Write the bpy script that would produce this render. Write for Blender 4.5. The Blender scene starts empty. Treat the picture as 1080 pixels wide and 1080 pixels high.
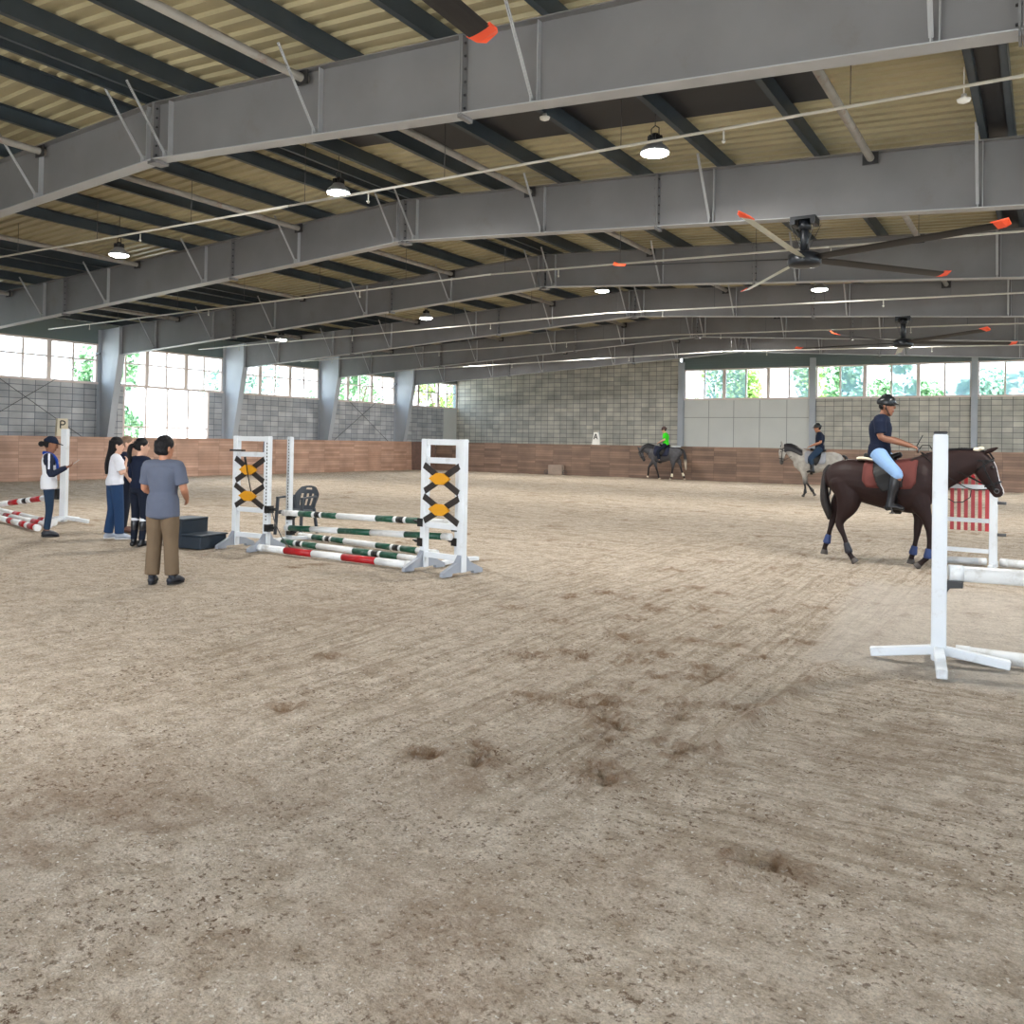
import bpy, bmesh, math, random
import numpy as np
from mathutils import Vector, Matrix, noise
random.seed(7)
C = bpy.context.scene.collection
PI = math.pi
R = math.radians

# ------------------------------------------------------------------ colours and materials
def lin(c):
    c /= 255.0
    return c / 12.92 if c <= 0.04045 else ((c + 0.055) / 1.055) ** 2.4
def rgb(r, g, b):
    return (lin(r), lin(g), lin(b), 1)

def new_mat(name):
    m = bpy.data.materials.new(name)
    m.use_nodes = True
    nt = m.node_tree
    b = nt.nodes['Principled BSDF']
    return m, nt, b

def mat(name, col, rough=.6, metal=0, var=0.0, vscale=4, bump=0.0, bscale=60, spec=.5, dirt=None, dscale=2, damt=.5):
    """paint / plastic / cloth with a little procedural variation"""
    m, nt, b = new_mat(name)
    b.inputs['Roughness'].default_value = rough
    b.inputs['Metallic'].default_value = metal
    b.inputs['Specular IOR Level'].default_value = spec
    b.inputs['Base Color'].default_value = col
    tc = nt.nodes.new('ShaderNodeTexCoord')
    last = None
    if var > 0:
        n = nt.nodes.new('ShaderNodeTexNoise'); n.inputs['Scale'].default_value = vscale
        n.inputs['Detail'].default_value = 5
        nt.links.new(tc.outputs['Object'], n.inputs['Vector'])
        r = nt.nodes.new('ShaderNodeValToRGB')
        r.color_ramp.elements[0].position = .3; r.color_ramp.elements[1].position = .7
        r.color_ramp.elements[0].color = tuple(max(0, x * (1 - var)) for x in col[:3]) + (1,)
        r.color_ramp.elements[1].color = tuple(min(1, x * (1 + var)) for x in col[:3]) + (1,)
        nt.links.new(n.outputs['Fac'], r.inputs['Fac'])
        last = r.outputs['Color']
        nt.links.new(last, b.inputs['Base Color'])
    if dirt:
        n = nt.nodes.new('ShaderNodeTexNoise'); n.inputs['Scale'].default_value = dscale
        n.inputs['Detail'].default_value = 8; n.inputs['Roughness'].default_value = .7
        nt.links.new(tc.outputs['Object'], n.inputs['Vector'])
        r = nt.nodes.new('ShaderNodeValToRGB')
        r.color_ramp.elements[0].position = .56; r.color_ramp.elements[1].position = .72
        r.color_ramp.elements[0].color = (0, 0, 0, 1); r.color_ramp.elements[1].color = (damt,) * 3 + (1,)
        nt.links.new(n.outputs['Fac'], r.inputs['Fac'])
        mx = nt.nodes.new('ShaderNodeMix'); mx.data_type = 'RGBA'
        nt.links.new(r.outputs['Color'], mx.inputs['Factor'])
        if last: nt.links.new(last, mx.inputs['A'])
        else: mx.inputs['A'].default_value = col
        mx.inputs['B'].default_value = dirt
        nt.links.new(mx.outputs['Result'], b.inputs['Base Color'])
    if bump > 0:
        n2 = nt.nodes.new('ShaderNodeTexNoise'); n2.inputs['Scale'].default_value = bscale
        n2.inputs['Detail'].default_value = 4
        nt.links.new(tc.outputs['Object'], n2.inputs['Vector'])
        bp = nt.nodes.new('ShaderNodeBump'); bp.inputs['Strength'].default_value = bump
        bp.inputs['Distance'].default_value = .02
        nt.links.new(n2.outputs['Fac'], bp.inputs['Height'])
        nt.links.new(bp.outputs['Normal'], b.inputs['Normal'])
    return m

def attr_mat(name, attr='tint', rough=.55, bump=.0, bscale=40, noise_amt=.0, nscale=12, spec=.4):
    m, nt, b = new_mat(name)
    a = nt.nodes.new('ShaderNodeAttribute'); a.attribute_name = attr
    out = a.outputs['Color']
    tc = nt.nodes.new('ShaderNodeTexCoord')
    if noise_amt:
        n = nt.nodes.new('ShaderNodeTexNoise'); n.inputs['Scale'].default_value = nscale
        n.inputs['Detail'].default_value = 5
        nt.links.new(tc.outputs['Object'], n.inputs['Vector'])
        mr = nt.nodes.new('ShaderNodeMapRange')
        mr.inputs['From Min'].default_value = .3; mr.inputs['From Max'].default_value = .7
        mr.inputs['To Min'].default_value = 1 - noise_amt; mr.inputs['To Max'].default_value = 1 + noise_amt
        nt.links.new(n.outputs['Fac'], mr.inputs['Value'])
        mx = nt.nodes.new('ShaderNodeVectorMath'); mx.operation = 'SCALE'
        nt.links.new(out, mx.inputs[0]); nt.links.new(mr.outputs['Result'], mx.inputs['Scale'])
        out = mx.outputs['Vector']
    nt.links.new(out, b.inputs['Base Color'])
    b.inputs['Roughness'].default_value = rough
    b.inputs['Specular IOR Level'].default_value = spec
    if bump:
        n2 = nt.nodes.new('ShaderNodeTexNoise'); n2.inputs['Scale'].default_value = bscale
        nt.links.new(tc.outputs['Object'], n2.inputs['Vector'])
        bp = nt.nodes.new('ShaderNodeBump'); bp.inputs['Strength'].default_value = bump
        bp.inputs['Distance'].default_value = .02
        nt.links.new(n2.outputs['Fac'], bp.inputs['Height'])
        nt.links.new(bp.outputs['Normal'], b.inputs['Normal'])
    return m

def emit_mat(name, col, s):
    m, nt, b = new_mat(name)
    b.inputs['Base Color'].default_value = col
    b.inputs['Emission Color'].default_value = col
    b.inputs['Emission Strength'].default_value = s
    return m

def brick_mat(name, cA, cB, mortar, bw, bh, msize, axes, offset=0.0, freq=2, tone=None, bump=.4, rough=.85, bias=0.0, stain=None):
    """axes: which object axes drive the horizontal and vertical of the pattern"""
    m, nt, b = new_mat(name)
    tc = nt.nodes.new('ShaderNodeTexCoord')
    sp = nt.nodes.new('ShaderNodeSeparateXYZ'); cb = nt.nodes.new('ShaderNodeCombineXYZ')
    nt.links.new(tc.outputs['Object'], sp.inputs['Vector'])
    nt.links.new(sp.outputs[axes[0]], cb.inputs['X']); nt.links.new(sp.outputs[axes[1]], cb.inputs['Y'])
    br = nt.nodes.new('ShaderNodeTexBrick')
    br.inputs['Scale'].default_value = 1
    br.inputs['Brick Width'].default_value = bw; br.inputs['Row Height'].default_value = bh
    br.inputs['Mortar Size'].default_value = msize; br.inputs['Mortar Smooth'].default_value = .2
    br.inputs['Bias'].default_value = bias
    br.offset = offset; br.offset_frequency = freq
    br.inputs['Color1'].default_value = cA; br.inputs['Color2'].default_value = cB
    br.inputs['Mortar'].default_value = mortar
    nt.links.new(cb.outputs['Vector'], br.inputs['Vector'])
    n = nt.nodes.new('ShaderNodeTexNoise'); n.inputs['Scale'].default_value = 1.3; n.inputs['Detail'].default_value = 6
    nt.links.new(cb.outputs['Vector'], n.inputs['Vector'])
    mr = nt.nodes.new('ShaderNodeMapRange')
    mr.inputs['From Min'].default_value = .3; mr.inputs['From Max'].default_value = .7
    mr.inputs['To Min'].default_value = .8; mr.inputs['To Max'].default_value = 1.18
    nt.links.new(n.outputs['Fac'], mr.inputs['Value'])
    mx = nt.nodes.new('ShaderNodeVectorMath'); mx.operation = 'SCALE'
    nt.links.new(br.outputs['Color'], mx.inputs[0]); nt.links.new(mr.outputs['Result'], mx.inputs['Scale'])
    nt.links.new(mx.outputs['Vector'], b.inputs['Base Color'])
    b.inputs['Roughness'].default_value = rough
    bp = nt.nodes.new('ShaderNodeBump'); bp.inputs['Strength'].default_value = bump; bp.inputs['Distance'].default_value = .02
    bp.invert = True
    nt.links.new(br.outputs['Fac'], bp.inputs['Height'])
    nt.links.new(bp.outputs['Normal'], b.inputs['Normal'])
    return m

M = {}
M['steel'] = mat('grey_painted_steel', rgb(112, 112, 114), .5, 0, .12, .9, dirt=rgb(96, 84, 72), dscale=1.1, damt=.35)
M['steel_light'] = mat('light_grey_painted_steel', rgb(160, 162, 165), .5, 0, .06, 2)
M['column'] = mat('pale_blue_grey_steel', rgb(176, 182, 190), .5, 0, .06, 1)
M['purlin'] = mat('blue_grey_purlin_steel', rgb(54, 64, 72), .5, .1, .15, 2)
M['strut'] = mat('rusty_grey_pipe', rgb(140, 136, 130), .5, .1, .15, 3, dirt=rgb(110, 62, 38), dscale=5, damt=.8)
M['sheet'] = mat('cream_roof_sheet', rgb(164, 156, 126), .42, 0, .1, .8, dirt=rgb(110, 98, 70), dscale=.7, damt=.4)
M['roof_dark'] = mat('roof_black', rgb(22, 24, 30), .5, 0, .1, 3)
M['bolt'] = mat('dark_bolt', rgb(60, 60, 62), .4, .5)
M['pipe'] = mat('white_pipe', rgb(196, 194, 186), .4, 0, .05)
M['rod'] = mat('thin_rod', rgb(84, 84, 86), .5, .3)
M['white'] = mat('white_painted_timber', rgb(216, 221, 226), .4, 0, .04, 3, dirt=rgb(150, 146, 138), dscale=6, damt=.4)
M['pvc'] = mat('white_pvc', rgb(226, 228, 228), .3, 0, .03, 5, dirt=rgb(160, 152, 138), dscale=7, damt=.45)
M['black'] = mat('black_plastic', rgb(18, 18, 20), .4)
M['red'] = mat('red_paint', rgb(170, 22, 30), .4, 0, .08, 6)
M['green'] = mat('green_paint', rgb(16, 78, 58), .35, 0, .1, 6, dirt=rgb(150, 160, 150), dscale=14, damt=.5)
M['grey_foot'] = mat('grey_plastic_foot', rgb(150, 156, 166), .55, 0, .08)
M['xplank'] = mat('black_brown_plank', rgb(38, 32, 30), .5, 0, .1)
M['ochre'] = mat('ochre_diamond', rgb(212, 148, 14), .5, 0, .05)
M['frame'] = mat('glare_tinted_window_frame', rgb(236, 222, 216), .5, 0, .03)  # near-white pink tone carries the window glare in its colour
M['panel'] = mat('white_wall_panel', rgb(214, 216, 212), .5, 0, .03, 1)
M['seam'] = mat('grey_seam', rgb(150, 152, 150), .6)
M['corr'] = mat('grey_corrugated_strip', rgb(112, 126, 128), .5)
M['dgrey'] = mat('dark_grey_plastic', rgb(58, 64, 72), .45, 0, .06)
M['navy_plastic'] = mat('dark_navy_plastic_block', rgb(30, 42, 54), .5, 0, .1, 8)
M['cream'] = mat('cream_board', rgb(224, 214, 190), .6)
M['boardwhite'] = mat('white_board', rgb(226, 226, 222), .6)
M['fan'] = mat('black_fan_metal', rgb(22, 26, 32), .4, .3)
M['blade'] = mat('dark_blade_aluminium', rgb(14, 14, 18), .5, 0, .08)
M['blade_l'] = mat('silver_blade_aluminium', rgb(190, 192, 178), .35, .2, .05)
M['tip'] = mat('orange_blade_tip', rgb(240, 84, 46), .5)
M['lamp'] = mat('grey_lamp_housing', rgb(150, 152, 156), .35, .5)
M['lens'] = emit_mat('lit_lamp_lens', (1, 1, .97, 1), 14)
M['block'] = brick_mat('block_wall', rgb(208, 204, 192), rgb(178, 176, 168), rgb(112, 114, 114), .43, .25, .013, ('X', 'Z'))
M['block_l'] = brick_mat('block_wall_shaded', rgb(196, 198, 200), rgb(166, 170, 176), rgb(112, 118, 126), .48, .25, .013, ('Y', 'Z'))  # same blocks, darker and bluer: backlit shade put into the colour
M['wood'] = brick_mat('plank_wood_shaded', rgb(140, 114, 98), rgb(106, 86, 74), rgb(62, 50, 43), 1.1, .118, .004, ('X', 'Z'), offset=.37, freq=1, bump=.15, rough=.5)  # same planks as the side, darkened: weaker end light put into the colour
M['wood_l'] = brick_mat('plank_wood_lit', rgb(198, 162, 142), rgb(170, 134, 114), rgb(120, 94, 80), 1.1, .118, .004, ('Y', 'Z'), offset=.37, freq=1, bump=.15, rough=.5)  # lighter copy of the end planks: stronger side light put into the colour
M['skin'] = attr_mat('skin', rough=.5)
M['coat'] = attr_mat('horse_coat', rough=.55, noise_amt=.1, nscale=9, spec=.22)
M['hoof'] = mat('horn_hoof', rgb(72, 66, 62), .5, 0, .15, 20)
M['leather'] = mat('black_leather', rgb(9, 8, 9), .5, 0, .1, spec=.3)
M['boot'] = mat('black_riding_boot', rgb(16, 18, 24), .28)
M['eye'] = mat('dark_eye', rgb(14, 10, 8), .1)
M['hair'] = mat('black_hair', rgb(14, 13, 17), .6, 0, .2, 30, bump=.6, bscale=70, spec=.25)
M['hair_brown'] = mat('brown_hair', rgb(112, 88, 70), .5, 0, .2, 30, bump=.5, bscale=70)
M['conc'] = mat('pale_concrete', rgb(196, 194, 188), .8, 0, .1, 1)

# ------------------------------------------------------------------ object helpers
def link(o, parent=None):
    C.objects.link(o)
    if parent is not None: o.parent = parent
    return o
def obj(name, bm, m, parent=None, smooth=False, loc=None):
    me = bpy.data.meshes.new(name)
    if isinstance(bm, bpy.types.Mesh): me = bm
    else:
        bmesh.ops.recalc_face_normals(bm, faces=bm.faces)
        bm.to_mesh(me); bm.free()
    if m is not None:
        for mm in (m if isinstance(m, (list, tuple)) else [m]): me.materials.append(mm)
    if smooth:
        for p in me.polygons: p.use_smooth = True
    o = bpy.data.objects.new(name, me)
    link(o, parent)
    if loc is not None: o.location = loc
    return o
def tag(o, label=None, cat=None, group=None, kind=None):
    if label: o['label'] = label
    if cat: o['category'] = cat
    if group: o['group'] = group
    if kind: o['kind'] = kind
    return o
def thing(name, label, cat, loc=(0, 0, 0), rz=0, group=None, kind=None):
    o = bpy.data.objects.new(name, None); link(o)
    o.empty_display_size = .2
    o.location = loc; o.rotation_euler = (0, 0, rz)
    return tag(o, label, cat, group, kind)
def copy_tree(o, parent=None):
    c = o.copy(); C.objects.link(c); c.parent = parent
    for k in ('label', 'group'):
        if parent is None and k in c.keys(): del c[k]
    for ch in list(o.children): copy_tree(ch, c)
    return c

def box(bm, x0, x1, y0, y1, z0, z1, mi=0):
    vs = [bm.verts.new((x, y, z)) for x in (x0, x1) for y in (y0, y1) for z in (z0, z1)]
    fs = [(0, 1, 3, 2), (4, 6, 7, 5), (0, 4, 5, 1), (2, 3, 7, 6), (0, 2, 6, 4), (1, 5, 7, 3)]
    for f in fs:
        fc = bm.faces.new([vs[i] for i in f]); fc.material_index = mi
    return vs
def bevel_all(bm, w, seg=1):
    bmesh.ops.bevel(bm, geom=[e for e in bm.edges], offset=w, segments=seg, affect='EDGES', clamp_overlap=True)
def bar(bm, a, b, w, h, up=(0, 0, 1), mi=0):
    """rectangular bar from a to b, w across, h along up"""
    a = Vector(a); b = Vector(b); t = (b - a).normalized(); u = Vector(up)
    s = t.cross(u)
    if s.length < 1e-4: s = t.cross(Vector((1, 0, 0)))
    s.normalize(); u = s.cross(t).normalized()
    vs = []
    for p in (a, b):
        for i, j in ((-1, -1), (1, -1), (1, 1), (-1, 1)):
            vs.append(bm.verts.new(p + s * (i * w / 2) + u * (j * h / 2)))
    for f in ((0, 1, 2, 3), (7, 6, 5, 4), (0, 4, 5, 1), (1, 5, 6, 2), (2, 6, 7, 3), (3, 7, 4, 0)):
        fc = bm.faces.new([vs[i] for i in f]); fc.material_index = mi
def cyl(bm, a, b, r, n=16, r2=None, mi=0, cap=True):
    a = Vector(a); b = Vector(b); t = (b - a).normalized()
    s = t.orthogonal().normalized(); u = t.cross(s)
    r2 = r if r2 is None else r2
    A = []; B = []
    for k in range(n):
        an = 2 * PI * k / n
        d = s * math.cos(an) + u * math.sin(an)
        A.append(bm.verts.new(a + d * r)); B.append(bm.verts.new(b + d * r2))
    for k in range(n):
        f = bm.faces.new((A[k], A[(k + 1) % n], B[(k + 1) % n], B[k])); f.material_index = mi; f.smooth = True
    if cap:
        f = bm.faces.new(A[::-1]); f.material_index = mi
        f = bm.faces.new(B); f.material_index = mi
def wire(bm, pts, r, n=8):
    for a, b in zip(pts[:-1], pts[1:]):
        if (Vector(b) - Vector(a)).length > 1e-5: cyl(bm, a, b, r, n)
def lathe(bm, prof, n=32, c=(0, 0, 0), mi=0):
    """prof: list of (r,z)"""
    rings = []
    for r, z in prof:
        if r < 1e-5: rings.append([bm.verts.new((c[0], c[1], c[2] + z))])
        else: rings.append([bm.verts.new((c[0] + r * math.cos(2 * PI * k / n), c[1] + r * math.sin(2 * PI * k / n), c[2] + z)) for k in range(n)])
    for A, B in zip(rings[:-1], rings[1:]):
        for k in range(n):
            k2 = (k + 1) % n
            if len(A) == 1 and len(B) == 1: continue
            if len(A) == 1: f = bm.faces.new((A[0], B[k], B[k2]))
            elif len(B) == 1: f = bm.faces.new((A[k], B[0], A[k2]))
            else: f = bm.faces.new((A[k], B[k], B[k2], A[k2]))
            f.smooth = True; f.material_index = mi
def prism(bm, poly, axis, a, b, mi=0):
    """extrude a 2D polygon; axis 'x': poly=(y,z); 'y': poly=(x,z); 'z': poly=(x,y)"""
    def P(p, t):
        return {'x': (t, p[0], p[1]), 'y': (p[0], t, p[1]), 'z': (p[0], p[1], t)}[axis]
    A = [bm.verts.new(P(p, a)) for p in poly]; B = [bm.verts.new(P(p, b)) for p in poly]
    n = len(poly)
    for k in range(n):
        bm.faces.new((A[k], A[(k + 1) % n], B[(k + 1) % n], B[k])).material_index = mi
    bm.faces.new(A[::-1]).material_index = mi; bm.faces.new(B).material_index = mi

# ---- organic surfaces: lofted limbs merged by a voxel remesh into one continuous skin
def catmull(nodes, sub=3):
    if len(nodes) < 3 or sub < 2: return nodes
    out = []
    P = [nodes[0]] + list(nodes) + [nodes[-1]]
    for i in range(1, len(P) - 2):
        p0, p1, p2, p3 = [np.array(q, float) for q in P[i - 1:i + 3]]
        for k in range(sub):
            t = k / sub
            q = .5 * ((2 * p1) + (-p0 + p2) * t + (2 * p0 - 5 * p1 + 4 * p2 - p3) * t * t + (-p0 + 3 * p1 - 3 * p2 + p3) * t ** 3)
            lo = np.minimum(p1, p2)
            q[3:] = np.maximum(q[3:], lo[3:] * .9)
            out.append(tuple(q))
    out.append(tuple(nodes[-1]))
    return out
def loft(bm, nodes, lat=(0, 1, 0), n=16, sub=3, caps=(1, 1)):
    """nodes: (x,y,z, r_inplane, r_lateral)"""
    nd = catmull(nodes, sub)
    P = [Vector(q[:3]) for q in nd]; lat = Vector(lat)
    rings = []
    N = len(nd)
    def ring(c, t, ra, rl):
        L = lat - t * lat.dot(t)
        if L.length < 1e-3: L = t.orthogonal()
        L.normalize(); U = t.cross(L).normalized()
        return [bm.verts.new(c + L * (rl * math.cos(2 * PI * k / n)) + U * (ra * math.sin(2 * PI * k / n))) for k in range(n)]
    for i in range(N):
        t = (P[min(i + 1, N - 1)] - P[max(i - 1, 0)])
        t = t.normalized() if t.length > 1e-6 else Vector((0, 0, 1))
        ra, rl = nd[i][3], nd[i][4]
        if i == 0:
            m = min(ra, rl) * caps[0]
            tip = bm.verts.new(P[0] - t * m)
            rings.append([tip])
            rings.append(ring(P[0] - t * m * .8, t, ra * .6, rl * .6))
            rings.append(ring(P[0] - t * m * .42, t, ra * .9, rl * .9))
        rings.append(ring(P[i], t, ra, rl))
        if i == N - 1:
            m = min(ra, rl) * caps[1]
            rings.append(ring(P[i] + t * m * .42, t, ra * .9, rl * .9))
            rings.append(ring(P[i] + t * m * .8, t, ra * .6, rl * .6))
            rings.append([bm.verts.new(P[i] + t * m)])
    for A, B in zip(rings[:-1], rings[1:]):
        for k in range(n):
            k2 = (k + 1) % n
            if len(A) == 1: f = bm.faces.new((A[0], B[k], B[k2]))
            elif len(B) == 1: f = bm.faces.new((A[k], B[0], A[k2]))
            else: f = bm.faces.new((A[k], B[k], B[k2], A[k2]))
            f.smooth = True
def ell(bm, c, r, rot=None, n=16):
    m = Matrix.Translation(Vector(c)) @ (rot.to_4x4() if rot else Matrix.Identity(4)) @ Matrix.Diagonal((r[0], r[1], r[2], 1))
    bmesh.ops.create_uvsphere(bm, u_segments=n, v_segments=max(6, n // 2 + 2), radius=1, matrix=m)
    
def organic(name, bm, m, parent, voxel=.01, smooth=3, color=None, loc=None):
    """merge all lofts of bm into one skin; optional per-vertex tint function(co)->rgb"""
    bmesh.ops.recalc_face_normals(bm, faces=bm.faces)
    me = bpy.data.meshes.new(name); bm.to_mesh(me); bm.free()
    t = bpy.data.objects.new('tmp', me); C.objects.link(t)
    r = t.modifiers.new('r', 'REMESH'); r.mode = 'VOXEL'; r.voxel_size = voxel; r.use_smooth_shade = True
    s = t.modifiers.new('s', 'SMOOTH'); s.factor = .5; s.iterations = smooth
    dg = bpy.context.evaluated_depsgraph_get()
    out = bpy.data.meshes.new_from_object(t.evaluated_get(dg))
    bpy.data.objects.remove(t); bpy.data.meshes.remove(me)
    out.name = name
    out.materials.clear()
    if color:
        nv = len(out.vertices); co = np.empty(nv * 3, np.float32); out.vertices.foreach_get('co', co)
        co = co.reshape(-1, 3)
        col = np.ones((nv, 4), np.float32); col[:, :3] = color(co)
        a = out.color_attributes.new('tint', 'FLOAT_COLOR', 'POINT')
        a.data.foreach_set('color', col.ravel())
    return obj(name, out, m, parent, True, loc)
def L3(r, g, b): return np.array([lin(r), lin(g), lin(b)], np.float32)

# ================================================================== THE HALL
# X runs along the end wall (right = +), Y away towards the end wall, ridge along Y at XR
XR, XL, XRt = -11.8, -32.0, 8.4
YF0, SP = 2.438, 6.128                       # frame 0 and spacing
FY = [YF0 + SP * k for k in range(8)]        # frames; FY[7] is the end wall line
YG, YB = 45.34, -4.6
ZB = lambda x: 5.97 - .0615 * abs(x - XR)    # underside of rafter
ZT = lambda x: 6.86 - .050 * abs(x - XR)     # top of rafter
PH = .25                                      # purlin height

# ---- riding sand: height field with rake lines and hoof prints
def graded(a, b, fine0, fine1, fs, cs):
    out = [a]
    while out[-1] < b:
        x = out[-1]
        d = max(0, fine0 - x, x - fine1)
        out.append(x + min(cs, fs + d * .018))
    out[-1] = b
    return np.array(out)
gx = graded(XL + .1, XRt, -7.5, .8, .03, .16)
gy = graded(YB, YG - .1, 1.2, 9.5, .03, .16)
GX, GY = np.meshgrid(gx, gy, indexing='ij')
rs = np.random.RandomState(3)
def vnoise(X, Y, s, seed):
    """value noise on numpy grids"""
    r = np.random.RandomState(seed); T = r.rand(256, 256)
    x = X / s + 300; y = Y / s + 300
    xi = np.floor(x).astype(int); yi = np.floor(y).astype(int)
    fx = x - xi; fy = y - yi
    fx = fx * fx * (3 - 2 * fx); fy = fy * fy * (3 - 2 * fy)
    g = lambda a, b: T[a % 256, b % 256]
    return (g(xi, yi) * (1 - fx) * (1 - fy) + g(xi + 1, yi) * fx * (1 - fy) + g(xi, yi + 1) * (1 - fx) * fy + g(xi + 1, yi + 1) * fx * fy)
def sstep(a, b, x):
    t = np.clip((x - a) / (b - a), 0, 1); return t * t * (3 - 2 * t)
H0 = (vnoise(GX, GY, 1.3, 1) - .5) * .02 + (vnoise(GX, GY, .42, 2) - .5) * .018 + (vnoise(GX, GY, .16, 5) - .5) * .014
H0 += (vnoise(GX, GY, .07, 6) - .5) * .012
# bands where the rake went: one towards the far end, one sweeping to the right
u = GX - .085 * GY + (vnoise(GX, GY, 2.5, 9) - .5) * .12
bandA = sstep(-7.2, -5.2, GX) * (1 - sstep(-2.15, -1.95, u + .0)) * sstep(3.4, 5.0, GY + .2 * GX + 1) * (1 - sstep(15, 20, GY))
bandB = sstep(-2.05, -1.9, u) * (1 - sstep(6.9, 7.1, GY + .1 * GX)) * sstep(2.6, 4.2, GY)
bandA = np.maximum(bandA, .55 * sstep(-9, -7, GX) * (1 - sstep(-2.2, -1.9, u)) * (1 - sstep(4, 6, GY)) * sstep(2.5, 4, GY))
edge = np.exp(-((u + 2.02) / .06) ** 2) * sstep(3.8, 5, GY) * (1 - sstep(12, 14, GY))
H0 += edge * .05 * (.1 + 1.3 * vnoise(GX, GY, .12, 13))
for du, aa in ((-.55, .014), (-.62, -.016), (-1.25, .012), (-1.32, -.014), (-2.1, .01), (-2.17, -.012)):
    H0 += aa * np.exp(-((u + 2.02 - du) / .03) ** 2) * bandA * (.4 + 1.2 * vnoise(GX, GY, .35, 14))
far = sstep(9, 14, GY)
H0 += far * (vnoise(GX * .6, GY * 1.4, .5, 15) - .5) * .035
damp = np.zeros_like(GX)
prints = [(-3.44, 8.47), (-2.98, 8.75), (-3.14, 7.08), (-3.2, 6.28), (-2.82, 6.55), (-2.14, 6.42), (-2.49, 5.17), (-2.27, 6.17), (-2.12, 4.59),
    (-1.65, 4.72), (-2.6, 3.95), (-2.0, 4.11), (-1.91, 7.74), (-1.78, 7.88), (-2.48, 5.69), (-3.07, 8.88), (-3.19, 9.86), (-4.26, 9.06), (-5.27, 10.06),
    (-3.17, 12.26), (-4.44, 11.25), (-2.2, 4.84), (-3.51, 6.06), (-1.96, 5.23), (-1.69, 5.65), (-1.03, 3.61), (-.92, 3.61), (-4.79, 5.14),
    (-2.85, 3.82), (-4.1, 3.98), (-2.69, 6.64), (-6.89, 10.5), (-4.68, 7.68), (-2.08, 9.62), (-3.18, 12.84), (-3.62, 10.11), (-3.98, 7.31),
    (-1.72, 4.66), (-2.55, 5.22), (-1.8, 4.75), (-1.95, 4.2), (-1.9, 4.05), (-2.55, 3.9), (-2.66, 4.02), (-2.42, 5.3), (-2.6, 5.1), (-2.75, 6.3), (-2.1, 6.3), (-2.2, 6.5), (-2.4, 6.1), (-3.3, 6.35), (-3.1, 6.2), (-2.05, 5.5), (-2.3, 7.4), (-3.3, 7.2), (-3.0, 7.0), (-3.5, 7.9), (-2.7, 8.1), (-2.0, 7.1), (-2.3, 4.95), (-2.9, 5.1), (-3.6, 8.6), (-3.9, 8.9), (-2.6, 7.3)]
rp = random.Random(11)
for k in range(230):
    prints.append((rp.uniform(-22, .5), rp.uniform(8, 34)))
for px, py in prints:
    i0, i1 = np.searchsorted(gx, (px - .4, px + .4)); j0, j1 = np.searchsorted(gy, (py - .4, py + .4))
    if i1 <= i0 or j1 <= j0: continue
    sx = GX[i0:i1, j0:j1] - px; sy = GY[i0:i1, j0:j1] - py
    q = np.sqrt(sx ** 2 + (sy * 1.15) ** 2) + (vnoise(GX[i0:i1, j0:j1], GY[i0:i1, j0:j1], .05, 21) - .5) * .14
    nn_ = vnoise(GX[i0:i1, j0:j1], GY[i0:i1, j0:j1], .045, 22)
    H0[i0:i1, j0:j1] += -.036 * np.exp(-(q / .055) ** 2) + .028 * np.exp(-((q - .11) / .05) ** 2) * (nn_ ** 1.5)
    damp[i0:i1, j0:j1] = np.maximum(damp[i0:i1, j0:j1], 1.0 * np.exp(-(q / .15) ** 2) * sstep(.35, .6, nn_ + .1))
damp = np.maximum(damp, edge * .7 * sstep(.35, .7, vnoise(GX, GY, .15, 17)))
# moist, freshly turned patches
pn = vnoise(GX, GY, .9, 31) * .5 + vnoise(GX, GY, .33, 32) * .35 + vnoise(GX, GY, .1, 33) * .3
for cx, cy, rr, a in ((-3.7, 2.3, .75, .6), (-2.95, 2.85, .5, .3), (-2.4, 2.25, .35, .4), (-2.35, 2.6, .45, .35), (-1.8, 2.55, .35, .5), (-1.25, 3.25, .4, .35), (-.9, 3.6, .2, .7),
                      (-2.4, 3.75, .4, .5), (-2.9, 4.9, .8, .25), (-4.6, 5.2, .9, .4), (-5.9, 6.6, 1.1, .35), (-1.5, 2.2, .3, .4), (-1.62, 3.5, .35, .45), (-1.2, 5.3, 1.5, .35)):
    q = np.sqrt((GX - cx) ** 2 + (GY - cy) ** 2)
    damp = np.maximum(damp, a * np.exp(-(q / rr) ** 2) * sstep(.42, .66, pn))
# open compacted patch round the near jump stand
patch = sstep(-1.75, -1.45, GX + .09 * (GY - 7)) * sstep(7.0, 7.25, GY + .1 * GX) * (1 - sstep(11.5, 12.4, GY))
H0 = H0 * (1 - .45 * patch)
for cx, cy in ((-.72, 7.72), (-6.6, 9.15), (-10.4, 9.2), (-2, 13.8)):   # level sand under the equipment
    q = np.sqrt((GX - cx) ** 2 + ((GY - cy) * 1) ** 2)
    H0 *= 1 - .6 * np.exp(-(q / .9) ** 4)
H0 *= 1 - .7 * np.exp(-((np.abs(GX + 8.8) / 2.6) ** 8 + (np.abs(GY - 9.9) / 1.3) ** 8))
H0 = H0 - .012
nx, ny = GX.shape
idx = np.arange(nx * ny).reshape(nx, ny)
quads = np.stack([idx[:-1, :-1], idx[1:, :-1], idx[1:, 1:], idx[:-1, 1:]], -1).reshape(-1, 4)
me = bpy.data.meshes.new('floor')
me.vertices.add(nx * ny); me.vertices.foreach_set('co', np.stack([GX, GY, H0], -1).astype(np.float32).ravel())
me.loops.add(quads.size); me.loops.foreach_set('vertex_index', quads.ravel().astype(np.int32))
me.polygons.add(len(quads)); me.polygons.foreach_set('loop_start', (np.arange(len(quads)) * 4).astype(np.int32))
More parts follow.
